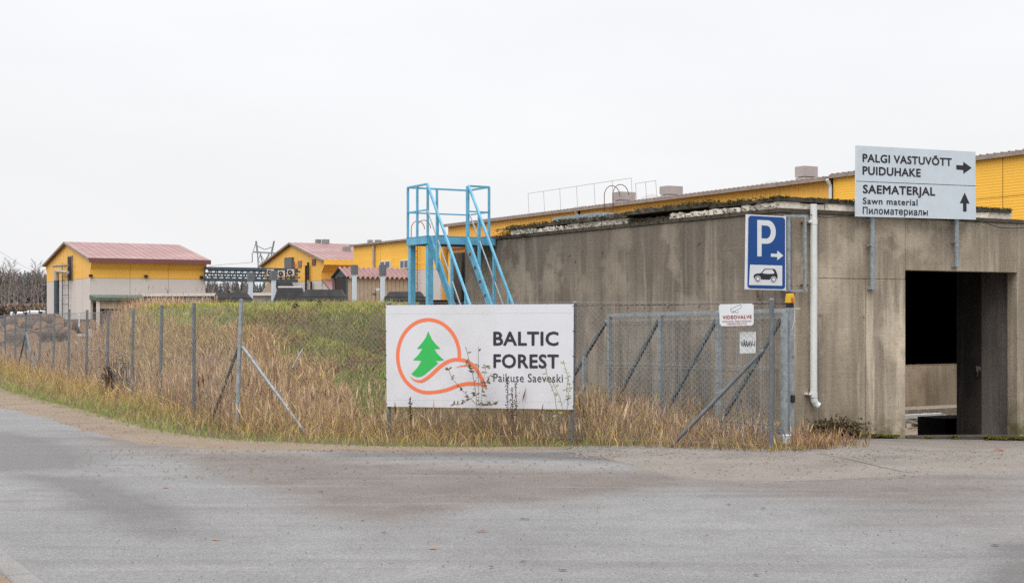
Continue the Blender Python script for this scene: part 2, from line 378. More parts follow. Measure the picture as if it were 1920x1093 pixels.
def poly_pts(pl, n):
    p = np.array([(q[0], q[1]) for q in pl], float); d = np.r_[0, np.cumsum(np.hypot(*np.diff(p, axis=0).T))]
    u = np.linspace(0, d[-1], n); return np.stack([np.interp(u, d, p[:, 0]), np.interp(u, d, p[:, 1])], -1)
def rough_edge(p, amp, sc_, seed):
    d = np.r_[np.diff(p, axis=0), [[1, 0]]]; d /= np.hypot(d[:, 0], d[:, 1])[:, None]; nn = np.stack([-d[:, 1], d[:, 0]], -1)
    k = (fbm(p[:, 0] * sc_ + seed, p[:, 1] * sc_, 5) - .5) * 2 * amp; return p + nn * k[:, None]
def strip(name, e0, e1, off, m, power=1., attr=None, n=None, rows=10):
    k = np.linspace(0, 1, rows) ** power; k = np.r_[0, k[0] + .15 * (k[1] - k[0]), k[1:-1], k[-1] - .15 * (k[-1] - k[-2]), 1][:, None, None]; P = e0[None] * (1 - k) + e1[None] * k
    Z = H(P[..., 0], P[..., 1]) + off; Z[0] -= off + .012; Z[-1] -= off + .012; v = np.concatenate([P, Z[..., None]], -1); r, c = v.shape[:2]; v = v.reshape(-1, 3); i = np.arange(r * c).reshape(r, c)
    f = np.stack([i[:-1, :-1], i[1:, :-1], i[1:, 1:], i[:-1, 1:]], -1).reshape(-1, 4)
    return npmesh(name, v, f, m, attr(v) if attr else None, kind='structure', smooth=True)
def far_edge(q, k): return (q[0] + FS.x * k, q[1] + FS.y * k)
GE_px = [(0, 735), (60, 752), (130, 770), (190, 788), (250, 804), (320, 818), (400, 828), (480, 833), (560, 836), (640, 839), (720, 842), (860, 843), (1000, 842), (1130, 840), (1250, 838), (1340, 842), (1440, 848), (1500, 850)]
GE = [gp(*p) for p in GE_px]
GE = [far_edge(GE[0], 60), far_edge(GE[0], 30)] + GE + [W(.9, -.42), W(3, -.42), W(7, -.42), W(14, -.42)]
GEP = rough_edge(poly_pts(GE, 900), .10, 1.3, 3)                       # where grass gives way to bare ground
SE_px = [(0, 764), (80, 783), (180, 812), (270, 833), (380, 842), (480, 844), (600, 846), (720, 849), (900, 847), (1000, 845), (1062, 843.5)]
SE = [gp(*p) for p in SE_px]
SE = [far_edge(SE[0], 60), far_edge(SE[0], 30)] + SE
SEP = rough_edge(poly_pts(SE, 500), .12, 1.1, 9)
g_for_sand = rough_edge(poly_pts([(q[0] + FN.x * .3, q[1] + FN.y * .3) for q in GE[:2] + [gp(*p) for p in GE_px[:13]] + [gp(1062, 842.5)]], 500), .10, 1.3, 3)
def pip_sdf(x, y, poly):
    """signed distance to a polygon, negative inside"""
    P = np.array([(q[0], q[1]) for q in poly]); d = np.full(x.shape, 1e9); ins = np.zeros(x.shape, bool)
    for i in range(len(P)):
        a = P[i]; b = P[(i + 1) % len(P)]; e = b - a; wx = x - a[0]; wy = y - a[1]
        h = np.clip((wx * e[0] + wy * e[1]) / (e @ e), 0, 1); d = np.minimum(d, np.hypot(wx - e[0] * h, wy - e[1] * h))
        c = ((a[1] > y) != (b[1] > y)) & (x < (b[0] - a[0]) * (y - a[1]) / (b[1] - a[1] + 1e-12) + a[0]); ins ^= c
    return np.where(ins, -d, d)
def zone(v, px, soft, amp):
    P = [gp(*p) for p in px]; x, y = v[:, 0], v[:, 1]
    d = pip_sdf(x, y, P) + (fbm(x * .9, y * .9) - .5) * 2 * amp; return sm(.5 - d / soft / 2)
def soil(v):
    mud = np.maximum.reduce([
        zone(v, [(150, 815), (370, 850), (560, 855), (800, 880), (1060, 890), (1330, 888), (1310, 905), (1110, 930), (1030, 946), (860, 944), (780, 972), (735, 992), (640, 970), (520, 925), (430, 890), (250, 838)], .55, .42),
        .75 * zone(v, [(1280, 884), (1920, 890), (1920, 935), (1700, 950), (1400, 925), (1250, 908)], .8, .4),
        .5 * zone(v, [(1600, 900), (1920, 890), (1920, 1000), (1640, 975)], 1.2, .4)])
    damp = np.maximum.reduce([
        1.1 * zone(v, [(-200, 800), (40, 815), (150, 850), (170, 878), (-200, 885)], .7, .4),
        1.15 * zone(v, [(40, 892), (170, 893), (280, 930), (340, 978), (250, 975), (140, 935)], .4, .3),
        .8 * zone(v, [(200, 960), (330, 970), (400, 1010), (280, 1012)], .5, .3),
        .9 * zone(v, [(1870, 1020), (2000, 1010), (2000, 1120), (1820, 1100), (1850, 1070)], .25, .12),
        .35 * zone(v, [(900, 1000), (1040, 1010), (1060, 1093), (960, 1093)], .5, .4),
        1.0 * zone(v, [(640, 848), (1080, 848), (1250, 872), (1180, 866), (900, 858), (640, 858)], .35, .2)])
    x, y = v[:, 0], v[:, 1]
    dust = np.maximum.reduce([
        .9 * zone(v, [(200, 822), (480, 845), (640, 862), (640, 876), (430, 866), (250, 836)], .5, .3),
        .55 * zone(v, [(480, 850), (1250, 888), (1250, 895), (560, 880)], .4, .4)])
    mud = mud * (.75 + .7 * fbm(x * .25, y * 2.0)); damp = damp * (.7 + .6 * fbm(x * .3 + 8, y * 1.8))
    return {'soil': np.stack([np.clip(mud, 0, 1), np.clip(damp, 0, 1), np.clip(dust, 0, 1)], -1)}
GEP2 = rough_edge(poly_pts([(q[0] + FN.x * .3, q[1] + FN.y * .3) for q in GE], 900), .10, 1.3, 3)
back = np.stack([GEP2[:, 0], np.full(len(GEP2), -16.)], -1)
strip('road', GEP2, back, .006, MT['road'], 1.9, soil, rows=150)
strip('sand_shoulder', g_for_sand, SEP, .012, MT['sand'], rows=8)
ap0 = poly_pts([gp(1062, 845.5), gp(1250, 840), gp(1340, 843), gp(1440, 849), gp(1500, 851), W(.9, -.40), W(3, -.40), W(7, -.40), W(14, -.40)], 400)
ap1 = poly_pts([gp(1062, 847), gp(1130, 858), gp(1250, 894), gp(1400, 905), gp(1560, 900), gp(1720, 892), gp(1920, 889), W(9, -3.6), W(14, -3.8)], 400)
strip('concrete_apron', rough_edge(ap0, .05, 1.2, 3), rough_edge(ap1, .10, 1.0, 21), .012, MT['apron'], rows=14)
m = MB()
for (x0, y0), (x1, y1) in zip([(1532, 851), (1560, 857), (1600, 865), (1650, 877), (1690, 886)], [(1560, 857), (1600, 865), (1650, 877), (1690, 886), (1716, 889)]):
    p, q = gp(x0, y0), gp(x1, y1); p.z = hz(p.x, p.y) + .017; q.z = hz(q.x, q.y) + .017; d = (q - p).normalized().cross(UP) * .006
    m.face([p - d, q - d, q + d, p + d])
m.build('apron_joint', MT['lid'], kind='structure')
kd = V((-.5, .866, 0)); kn = V((kd.y, -kd.x, 0)); kp = gp(36, 1064)
m = MB()
for i in range(-4, 3):
    c = kp + kd * (i * .82) - kn * .06; jx = R.uniform(-.012, .012); m.obox(c + V((0, 0, -.02 + R.uniform(-.004, .004))) + kn * jx, kd, kn, UP, .80, .17, .10)
m.build('kerb', MT['kerb'], kind='structure', bevel=.012)
m = MB(); c = kp - kn * .16
m.face([c + kd * 4 + UP * .02, c - kd * 6 + UP * .02, c - kd * 6 - kn * 6 + UP * .02, c + kd * 4 - kn * 6 + UP * .02]); m.build('gravel_verge', MT['sand'], kind='structure')

# ------------------------------------------------------------------ bunker
def panel(name, s0, s1, t0, t1, z0, z1, m, parent): return MB().sbox(s0, s1, t0, t1, z0, z1).build(name, m, parent, bevel=.006)
bk = thing('concrete_bunker', 'weathered grey concrete bunker with an open black doorway and crumbling mossy roof edge', 'bunker', W(0, 0, 0))
ZT = 3.13; g = .003
js = [0, .384, 2.24, 4.12, 6.02, 7.8, 9.5]
for i in range(6):
    a, b = js[i] + (g if i else .22), js[i + 1] - g
    if i == 0: a = .0
    panel('wall_panel', 0 + .002 * (i % 3), .2, a, b, -.7, 1.849, MT['conc'], bk); panel('wall_panel', 0 + .002 * ((i + 1) % 3), .2, a, b, 1.854, ZT, MT['conc'], bk)
fr = [(.206, .713, -.9, ZT), (.719, 2.407, 2.222, ZT - .0), (.719, 1.612, -.9, 2.217), (1.618, 2.407, -.9, 2.217), (4.82, 6.9, -.9, ZT), (6.912, 9.2, -.9, ZT), (9.212, 20, -.9, ZT)]
for k, (a, b, z0, z1) in enumerate(fr): panel('wall_panel', a, b, .002 * (k % 3), .2, z0, z1, MT['conc_r'], bk)
panel('door_lintel', 2.413, 4.814, .003, .2, 2.36, ZT, MT['conc_r'], bk)
MB().hexa([W(2.407, -.03, -.9), W(4.82, -.03, -.9), W(4.82, .2, -.9), W(2.407, .2, -.9)], [W(2.407, -.03, -.10), W(4.82, -.03, -.19), W(4.82, .2, -.19), W(2.407, .2, -.10)]).build('door_sill', MT['lip'], bk, bevel=.01)
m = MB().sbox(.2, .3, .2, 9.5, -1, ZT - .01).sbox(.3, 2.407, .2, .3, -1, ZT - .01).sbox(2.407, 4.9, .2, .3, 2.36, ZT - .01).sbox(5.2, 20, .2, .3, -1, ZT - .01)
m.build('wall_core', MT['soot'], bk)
MB().sbox(4.96, 5.2, .2, .84, -1, ZT - .02).build('inner_wall', MT['conc_in'], bk); MB().sbox(4.965, 5.2, .844, 1.37, -1, ZT - .02).build('inner_wall', MT['conc_soot'], bk)  # deeper piece takes the darkened copy, shade away from the doorway painted in
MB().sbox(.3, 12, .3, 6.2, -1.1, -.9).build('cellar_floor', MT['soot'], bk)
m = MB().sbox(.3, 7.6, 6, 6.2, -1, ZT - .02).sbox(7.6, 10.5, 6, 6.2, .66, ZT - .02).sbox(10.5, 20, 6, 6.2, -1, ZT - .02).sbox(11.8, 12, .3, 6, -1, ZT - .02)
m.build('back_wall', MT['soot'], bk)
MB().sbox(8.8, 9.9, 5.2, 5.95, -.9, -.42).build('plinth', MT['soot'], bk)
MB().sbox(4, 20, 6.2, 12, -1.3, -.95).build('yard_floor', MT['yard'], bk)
m = MB().sbox(4, 20, 11.6, 11.9, -1, .35).build('yard_wall', MT['yard'], bk); MB().sbox(4, 20, 11.62, 11.9, .362, 2.2).build('yard_wall', MT['yard'], bk)
MB().sbox(4, 20, 10.7, 11.6, -.95, -.72).build('yard_ledge', MT['plankm'], bk)
MB().sbox(-.02, 20.1, -.02, 6.3, ZT + .004, ZT + .06).build('roof_slab', MT['lip'], bk)
MB().sbox(-.02, .7, 6.304, 8.6, ZT + .004, ZT + .06).build('roof_slab', MT['lip'], bk)
def chunk(mb, fn, L, D, z0, z1, jag=.02, n=7):
    """irregular slab: fn(x, y, z) maps length, depth, height to the world"""
    top = [(i / (n - 1) * L, R.uniform(-jag, jag), z1 + R.uniform(-jag, jag)) for i in range(n)]; bot = [(i / (n - 1) * L, R.uniform(-jag, jag) * .5, z0) for i in range(n)]
    for i in range(n - 1):
        a, b, c, d = bot[i], bot[i + 1], top[i + 1], top[i]
        q = [fn(a[0], a[1], a[2]), fn(b[0], b[1], b[2]), fn(b[0], D, b[2]), fn(a[0], D, a[2])]; r = [fn(d[0], d[1], d[2]), fn(c[0], c[1], c[2]), fn(c[0], D, c[2]), fn(d[0], D, d[2])]
        mb.hexa(q, r)
def left_fn(t0, inset): return lambda x, y, z: W(inset + y, t0 + x, z)
def right_fn(s0, inset): return lambda x, y, z: W(s0 + x, inset + y, z)
t = .0
while t < 7.0:
    L = R.uniform(.35, .85)
    if not (2.55 < t < 3.3 or 1.0 < t < 1.3): m = MB(); chunk(m, left_fn(t, R.uniform(0, .03)), L - .012, .35, ZT + .062, ZT + .150 + R.uniform(-.02, .015), .014, 9); m.build('insulation_block', MT['insul'], bk)
    else: m = MB(); chunk(m, left_fn(t, .02), L - .012, .35, ZT + .062, ZT + .11, .02, 6); m.build('broken_block', MT['lip'], bk)
    t += L
s = .36
while s < 4.6:
    L = R.uniform(.4, .9); m = MB(); chunk(m, right_fn(s, R.uniform(0, .03)), L - .012, .35, ZT + .062, ZT + .15 + R.uniform(-.01, .02), .012, 9); m.build('insulation_block', MT['insul'], bk); s += L
t = -.03
while t < 7.4:
    L = R.uniform(.5, 1.1); up = .05 if 1.6 < t < 3.0 else 0; m = MB(); chunk(m, left_fn(t, R.uniform(-.05, .01)), L, .9, ZT + .160 + up * .6, ZT + .20 + up + R.uniform(0, .02), .018, 10); m.build('roof_felt', MT['felt'], bk); t += L
s = .25
while s < 4.4:
    L = R.uniform(.6, 1.2); m = MB(); chunk(m, right_fn(s, R.uniform(-.03, .01)), L, .9, ZT + .158, ZT + .20 + R.uniform(0, .02), .014, 10); m.build('roof_felt', MT['felt'], bk); s += L
m = MB().hexa([W(-.02, 8.1, -.6), W(.25, 8.1, -.6), W(.25, 9.54, -.6), W(-.02, 9.54, -.6)], [W(-.012, 8.12, 2.92), W(.25, 8.12, 2.92), W(.25, 9.54, 2.86), W(-.012, 9.54, 2.86)])
# return slab at the far end of the wall, and rusty bars sticking out of the concrete
MB().sbox(-.07, .2, 9.51, 9.9, -.6, 2.95).build('end_post', MT['lip'], bk, bevel=.015)
for (px, y0, y1) in ((1418, 545, 556), (1421, 556, 562)):
    MB().tube(onL(px, y0, .03), onL(px + 3, y1, .05), .012, n=6).build('rusty_stub', MT['rustw'], bk)
m = MB()
for px, py in ((1068, 478), (1129, 473), (1254, 458), (1310, 455), (1326, 510), (1078, 490), (1208, 575), (1176, 576), (1128, 575), (1310, 573), (1252, 573)):
    p = onL(px, py, .0); m.disc(p - B * .004, -B, R.uniform(.018, .03), 8, .006)
m.build('form_tie_plug', MT['conc'], bk, kind='stuff')
for px, py in ((1620, 593), (1538, 590)):
    p = onR(px, py, .0); MB().disc(p - A * .004, -A, .025, 9, .006).build('form_tie_plug', MT['conc_r'], bk)
# moss cushions on the roof edge and along the wall foot
def tufts(name, pts, size, cols, parent=None, kind='stuff', flat=.6, n=5, m='grass'):
    P = np.array(pts); k = len(P); sz = NP.uniform(.5, 1.2, k) * size
    v = []; c = []; f = []
    for j in range(n):
        an = NP.uniform(0, 2 * np.pi, k); el = NP.uniform(.1, 1.3, k)
        d = np.stack([np.cos(an) * np.cos(el), np.sin(an) * np.cos(el), np.sin(el) * flat], -1) * sz[:, None]
        w = np.stack([-np.sin(an), np.cos(an), 0 * an], -1) * sz[:, None] * .45; b = P + NP.normal(0, .3, (k, 3)) * sz[:, None] * [1, 1, .2]
        v.append(np.stack([b - w, b + w, b + d], 1)); cc = np.array(cols)[NP.integers(0, len(cols), k)] * NP.uniform(.6, 1.25, (k, 1)); c.append(np.repeat(cc[:, None], 3, 1))
    v = np.concatenate(v).reshape(-1, 3); c = np.concatenate(c).reshape(-1, 3)
    return npmesh(name, v, np.arange(len(v)).reshape(-1, 3), MT[m], {'tint': c}, parent, kind)
def rel(parent, pts): o = parent_loc(parent); return [tuple(V(p) - o) for p in pts]
MOSSC = [srgb(74, 74, 36), srgb(92, 90, 44), srgb(56, 50, 32), srgb(70, 58, 40)]
pts = []
for i in range(3400):
    t = R.uniform(-.05, 7.8); d = fbm(np.array([t * 1.3]), np.array([4.]))[0]
    if R.random() < d * 1.5 - .15: pts.append(W(R.uniform(-.04, .25), t, ZT + .215 + R.uniform(-.02, .03) + (.05 if 1.6 < t < 3.6 else 0)))
for i in range(3400): s = R.uniform(-.05, 4.7); pts.append(W(s, R.uniform(-.03, .3), ZT + .21 + R.uniform(-.02, .02)))
for i in range(900): t = R.uniform(6.9, 8.2); pts.append(W(R.uniform(-.1, .3), t, ZT + .08 + R.uniform(-.1, .12)))
for i in range(500): t = R.uniform(0, 7.); pts.append(W(R.uniform(-.03, .01), t, ZT + R.uniform(.03, .12)))
tufts('moss', rel(bk, pts), .026, MOSSC, bk)
pts = []
for i in range(16000):
    s = R.uniform(.5, 6.6); q = R.random() ** 1.3; d = .40 * q
    if fbm(np.array([s * 1.7]), np.array([d * 3 + 9]))[0] > .47 + .25 * q: p = W(s, -.03 - d); pts.append((p.x, p.y, hz(p.x, p.y) + .004 + .03 * (1 - q)))
tufts('moss', pts, .045, [srgb(104, 104, 34), srgb(122, 116, 40), srgb(84, 84, 30), srgb(92, 76, 44)])

# objects on and in the bunker
tag(MB().sbox(.9, 1.5, 6.0, 7.6, ZT + .19, 3.55).sbox(.95, 1.45, 3.2, 5.98, ZT + .19, 3.42).build('metal_duct', MT['zinc']), 'long grey sheet metal duct lying on the mossy bunker roof', 'duct')
for i, (s, t_, dx, w, lb) in enumerate([(12.7, 9.6, 1.3, .1, 'pale plank lying across the rubble behind the doorway'), (13.4, 8.6, 1.6, .07, 'grey broken plank in the rubble behind the doorway')]):
    p = W(s, t_, -.88 + .1 * (1 - i)); tag(MB().obox(p, B, A, UP, dx, .12, w).build('plank', MT['white'] if i == 0 else MT['plankm']), lb, 'plank')
m = MB()
for i in range(170):
    p = W(R.uniform(11, 15.5), R.uniform(7.0, 10.6), R.uniform(-.93, -.84)); a = R.uniform(0, 3.2); m.obox(p, (math.cos(a), math.sin(a), R.uniform(-.2, .2)), (-math.sin(a), math.cos(a), 0), UP, R.uniform(.1, .9), R.uniform(.04, .14), R.uniform(.02, .08))
m.build('rubble', MT['plankm'], kind='stuff')
p = ray(1838, 694, W(4.96, 0), B); m = MB()
for k in range(7): m.face([p + V((R.uniform(-.05, .05), R.uniform(-.05, .05), R.uniform(-.1, .1))) - B * R.uniform(.01, .09) for _ in range(4)])
tag(m.build('crumpled_paper', MT['plankm']), 'crumpled dirty paper scrap stuck on the dark wall inside the doorway', 'paper')

# drainpipe
q0, q1 = onR(1525.5, 383, .075), onR(1525.5, 738, .075)
dp = thing('drainpipe', 'white plastic drainpipe running down the bunker corner to an open bend', 'drainpipe', (q1.x, q1.y, 0))
MB().tube(q0, q1, .049, n=16).build('pipe', MT['white'], dp, smooth=False)
MB().tube(onR(1525.5, 411, .075), onR(1525.5, 421, .075), .054, n=16).build('collar', MT['white'], dp); MB().tube(q1 - UP * -.02, q1 - UP * .05, .055, n=16).build('collar', MT['white'], dp)
e = [q1 - UP * .05, q1 - UP * .10 + B * .012, q1 - UP * .145 + B * .04, q1 - UP * .175 + B * .075 - A * .02]
MB().path(e, .05, 14).build('outlet_bend', MT['white'], dp); MB().disc(e[-1], (e[-1] - e[-2]), .042, 14, .004).build('outlet_hole', MT['black'], dp)
for y in (416, 738): c = onR(1517, y, .05); MB().obox(c, A, B, UP, .1, .10, .03).build('bracket', MT['white'], dp)

# ------------------------------------------------------------------ lettering and flat print
def glyphs(txt, bold=0., spacing=1.):
    c = bpy.data.curves.new('lettering', 'FONT'); c.body = txt; c.offset = bold; c.space_character = spacing; c.resolution_u = 3
    o = bpy.data.objects.new('lettering', c); me = bpy.data.meshes.new_from_object(o); bpy.data.objects.remove(o); bpy.data.curves.remove(c)
    v = np.array([x.co[:] for x in me.vertices]); f = [tuple(p.vertices) for p in me.polygons]; bpy.data.meshes.remove(me); return v, f
CAPH = max(p[1] for p in glyphs('H')[0])
class Face:
    """a flat quad in the world: u to the right, v downwards, both 0..1"""
    def __init__(s, tl, tr, br, bl, n): s.c = [V(q) for q in (tl, tr, br, bl)]; s.n = V(n).normalized()
    def p(s, u, v, off=.003):
        a, b, c, d = s.c; return a * (1 - u) * (1 - v) + b * u * (1 - v) + c * u * v + d * (1 - u) * v + s.n * off
    def text(s, txt, u0, u1, vt, vb, m, parent, bold=0., spacing=1., label=None):
        v, f = glyphs(txt, 0, spacing); x0, x1 = v[:, 0].min(), v[:, 0].max(); b = bold * .9; wd_ = txt.split(' ')
        ends = [glyphs(' '.join(wd_[:k + 1]), 0, spacing)[0][:, 0].max() + .01 for k in range(len(wd_))]     # one part per word
        sh = [(0, 0)] + ([(b * math.cos(a), b * math.sin(a)) for a in np.linspace(0, 2 * math.pi, 9)[:-1]] if bold else [])
        for k in range(len(wd_)):
            fk = [t for t in f if (ends[k - 1] if k else -9) < v[list(t), 0].mean() <= ends[k]]; mb = MB()
            for i, (dx, dy) in enumerate(sh):
                n = len(mb.v); q = [s.p(u0 + (x + dx - x0 + bold) / (x1 - x0 + 2 * bold) * (u1 - u0), vb - (y + dy + bold) / (CAPH + 2 * bold) * (vb - vt), .003 + .00012 * i) for x, y, _ in v]
                mb.v += q; mb.f += [tuple(n + c for c in (t if (q[t[1]] - q[t[0]]).cross(q[t[2]] - q[t[1]]).dot(s.n) > 0 else t[::-1])) for t in fk]
            u = sorted({c for t in mb.f for c in t}); m2 = {c: i for i, c in enumerate(u)}; mb.v = [mb.v[c] for c in u]; mb.f = [tuple(m2[c] for c in t) for t in mb.f]
            mb.build('lettering', m, parent, label=label)
    def poly(s, uv, name, m, parent, off=.003): return MB().face([s.p(u, v, off) for u, v in uv]).build(name, m, parent)
    def band(s, pts, name, m, parent, asp=1., off=.003):
        """stroke of varying width along (u, v, w); asp = width / height of the face"""
        q = np.array(pts, float); mb = MB(); L = []; Rr = []
        for i in range(len(q)):
            d = q[min(i + 1, len(q) - 1), :2] - q[max(i - 1, 0), :2]; d = d * [asp, 1]; d /= np.hypot(*d) + 1e-9; nn = np.array([-d[1] / asp, d[0]]) * q[i, 2] / 2
            L.append(s.p(*(q[i, :2] + nn), off)); Rr.append(s.p(*(q[i, :2] - nn), off))
        for i in range(len(q) - 1): mb.face([L[i], Rr[i], Rr[i + 1], L[i + 1]])
        return mb.build(name, m, parent)
    def slab(s, name, m, parent, th=.01):
        mb = MB(); f = [s.p(u, v, 0) for u, v in ((0, 1), (1, 1), (1, 0), (0, 0))]; mb.hexa([q - s.n * th for q in f], f); return mb.build(name, m, parent)
def smooth_path(pts, n=10):
    P = np.array(pts, float); o = []
    for i in range(len(P) - 1):
        p0, p1, p2, p3 = P[max(i - 1, 0)], P[i], P[i + 1], P[min(i + 2, len(P) - 1)]
        for k in range(n):
            t = k / n; o.append(.5 * (2 * p1 + (p2 - p0) * t + (2 * p0 - 5 * p1 + 4 * p2 - p3) * t * t + (3 * p1 - p0 - 3 * p2 + p3) * t ** 3))
    return o + [P[-1]]

# direction sign on two posts
tl, tr, br, bl = onR(1606, 273, .17), onR(1829, 285, .17), onR(1830, 412, .17), onR(1605.5, 406, .17)
ds_ = thing('direction_sign', 'large white two-panel direction sign on two steel posts above the doorway', 'sign', W(2.6, -.1, 2))
FD = Face(tl, tr, br, bl, -A); FD.slab('sign_board', MT['plate'], ds_, .03)
FD.band([(0, .503, .007), (1, .503, .007)], 'panel_joint', MT['ink'], ds_)
FD.text('PALGI VASTUVÕTT', .047, .79, .112, .229, MT['black'], ds_, .032, 1.06); FD.text('PUIDUHAKE', .047, .524, .288, .409, MT['black'], ds_, .032, 1.06)
FD.text('SAEMATERJAL', .05, .646, .548, .672, MT['black'], ds_, .032, 1.06); FD.text('Sawn material', .05, .497, .730, .822, MT['black'], ds_, .022, 1.1); FD.text('Пиломатериалы', .05, .583, .866, .962, MT['black'], ds_, .022, 1.08)
def z7(x, y): t_ = 62 + 58 * (x - 128) / 1110; return ((x - 128) / 1112, (y - t_) / (648 - 16 * (x - 128) / 1110))
FD.poly([z7(*q) for q in ((1050, 243), (1118, 246), (1118, 212), (1200, 270), (1118, 325), (1118, 290), (1050, 283))], 'arrow', MT['black'], ds_)
FD.poly([z7(*q) for q in ((1130, 500), (1177, 602), (1147, 600), (1147, 676), (1113, 675), (1113, 598), (1082, 597))], 'arrow', MT['black'], ds_)
for x, y0, y1 in ((1635.5, 400, 543), (1793.5, 405, 501)):
    MB().tube(onR(x, y0, .1), onR(x, y1, .06), .036, n=12).build('post', MT['zinc'], ds_)
    for yy in ((y0 + 14, y0 + 60) if x < 1700 else (y0 + 13, y0 + 49)): c = onR(x, yy, .06); MB().obox(c, B, A, UP, .15, .08, .02).build('bracket', MT['zinc'], ds_)
    c = onR(x, y1 - 3, .05); MB().obox(c, B, A, UP, .12, .1, .045).build('base_plate', MT['zinc'], ds_)
    p0 = onR(x, y0 - 100, .13)
    MB().obox((p0 + onR(x, y0 + 2, .13)) / 2, UP, B, A, (p0 - onR(x, y0, .13)).length, .06, .03).build('back_rail', MT['zinc'], ds_)

# parking sign with its bracket frame
tl, tr, br, bl = onR(1401, 402, .14), onR(1474, 406, .14), onR(1474, 544.5, .14), onR(1399, 542.5, .14)
ps = thing('parking_sign', 'blue parking sign with white P, arrow and car pictogram, fixed at the bunker corner', 'sign', W(-.2, -.1, 2.2))
FP = Face(tl, tr, br, bl, -A); FP.slab('sign_board', MT['plate2'], ps, .035)
def z6(x, y): return ((x - 236) / 418, (y - (180 + 24 * (x - 236) / 418)) / (808 - 14 * (x - 236) / 418))
def rrect(u0, v0, u1, v1, r, asp, n=5):
    o = []
    for (cx_, cy_, a0) in ((u1 - r / asp, v0 + r, -90), (u1 - r / asp, v1 - r, 0), (u0 + r / asp, v1 - r, 90), (u0 + r / asp, v0 + r, 180)):
        for i in range(n + 1): a = math.radians(a0 + 90 * i / n); o.append((cx_ + r / asp * math.cos(a), cy_ + r * math.sin(a)))
    return o[::-1]
FP.poly(rrect(.03, .016, .97, .984, .04, .53), 'blue_field', MT['signblue'], ps, .003)
bowl = [(340, 240), (450, 246)] + [(450 + 90 * math.sin(a), 371 - 126 * math.cos(a)) for a in np.linspace(.1, math.pi - .1, 14)] + [(450, 497), (390, 497), (390, 633), (345, 633)]
hole = [(387, 300), (440, 303)] + [(440 + 45 * math.sin(a), 371 - 68 * math.cos(a)) for a in np.linspace(.1, math.pi - .1, 12)] + [(440, 440), (388, 438)]
FP.poly([z6(*q) for q in bowl][::-1], 'letter_p', MT['plate2'], ps, .005); FP.poly([z6(*q) for q in hole][::-1], 'letter_counter', MT['signblue'], ps, .007)
FP.poly([z6(*q) for q in ((488, 603), (556, 605), (556, 570), (622, 625), (556, 674), (556, 640), (488, 637))][::-1], 'arrow', MT['plate2'], ps, .005)
FP.poly([z6(*q) for q in ((270, 722), (610, 732), (610, 948), (262, 941))][::-1], 'white_panel', MT['plate2'], ps, .005)
car = [(307, 852), (313, 828), (340, 818), (385, 813), (418, 770), (430, 766), (522, 767), (534, 774), (550, 806), (558, 828), (560, 858), (552, 882), (480, 880), (470, 884), (392, 882), (380, 878), (316, 872)]
FP.poly([z6(*q) for q in car][::-1], 'car_pictogram', MT['black'], ps, .007)
FP.poly([z6(*q) for q in ((396, 812), (427, 776), (503, 776), (524, 806), (520, 818), (470, 822), (420, 818))][::-1], 'car_window', MT['plate2'], ps, .009)
for cx_, cy_ in ((351, 875), (516, 881)):
    for r, mm, of in ((34, 'plate2', .009), (27, 'black', .011), (19, 'plate2', .013)): FP.poly([z6(cx_ + r * .93 * math.cos(a), cy_ + r * math.sin(a)) for a in np.linspace(0, 2 * math.pi, 20)[:-1]][::-1], 'car_wheel', MT[mm], ps, of)
for x in (1479, 1509): MB().beam(onR(x, 406, .12), onR(x, 544, .12), .035, .035, up=A).build('frame_rail', MT['zinc'], ps)
for y in (405, 544.5): MB().beam(onR(1470, y, .11), onR(1513, y + .5, .11), .03, .03).build('frame_rail', MT['zinc'], ps)
for y in (418, 535):
    for x in (1477, 1508): MB().obox(onR(x, y, .06), A, B, UP, .14, .03, .03).build('bracket', MT['rustw'], ps)
# cables
ca = [onR(1475, 405, .1), onR(1482, 401, .1), onR(1495, 399, .1), onR(1517, 402, .1), onR(1545, 408, .05), onR(1575, 406, .04), onR(1604, 401, .04)]
tag(MB().path([V(p) for p in smooth_path(ca, 4)], .007, 5).build('cable', MT['cable']), 'black cable looping from the parking sign behind the white drainpipe', 'cable')
ca = [onR(1829, 412, .05), onR(1850, 419, .05), onR(1872, 426, .05), onR(1900, 428, .05), onR(1930, 426, .05)]
tag(MB().path([V(p) for p in smooth_path(ca, 4)], .008, 5).build('cable', MT['cable']), 'black cable sagging along the wall right of the direction sign', 'cable')

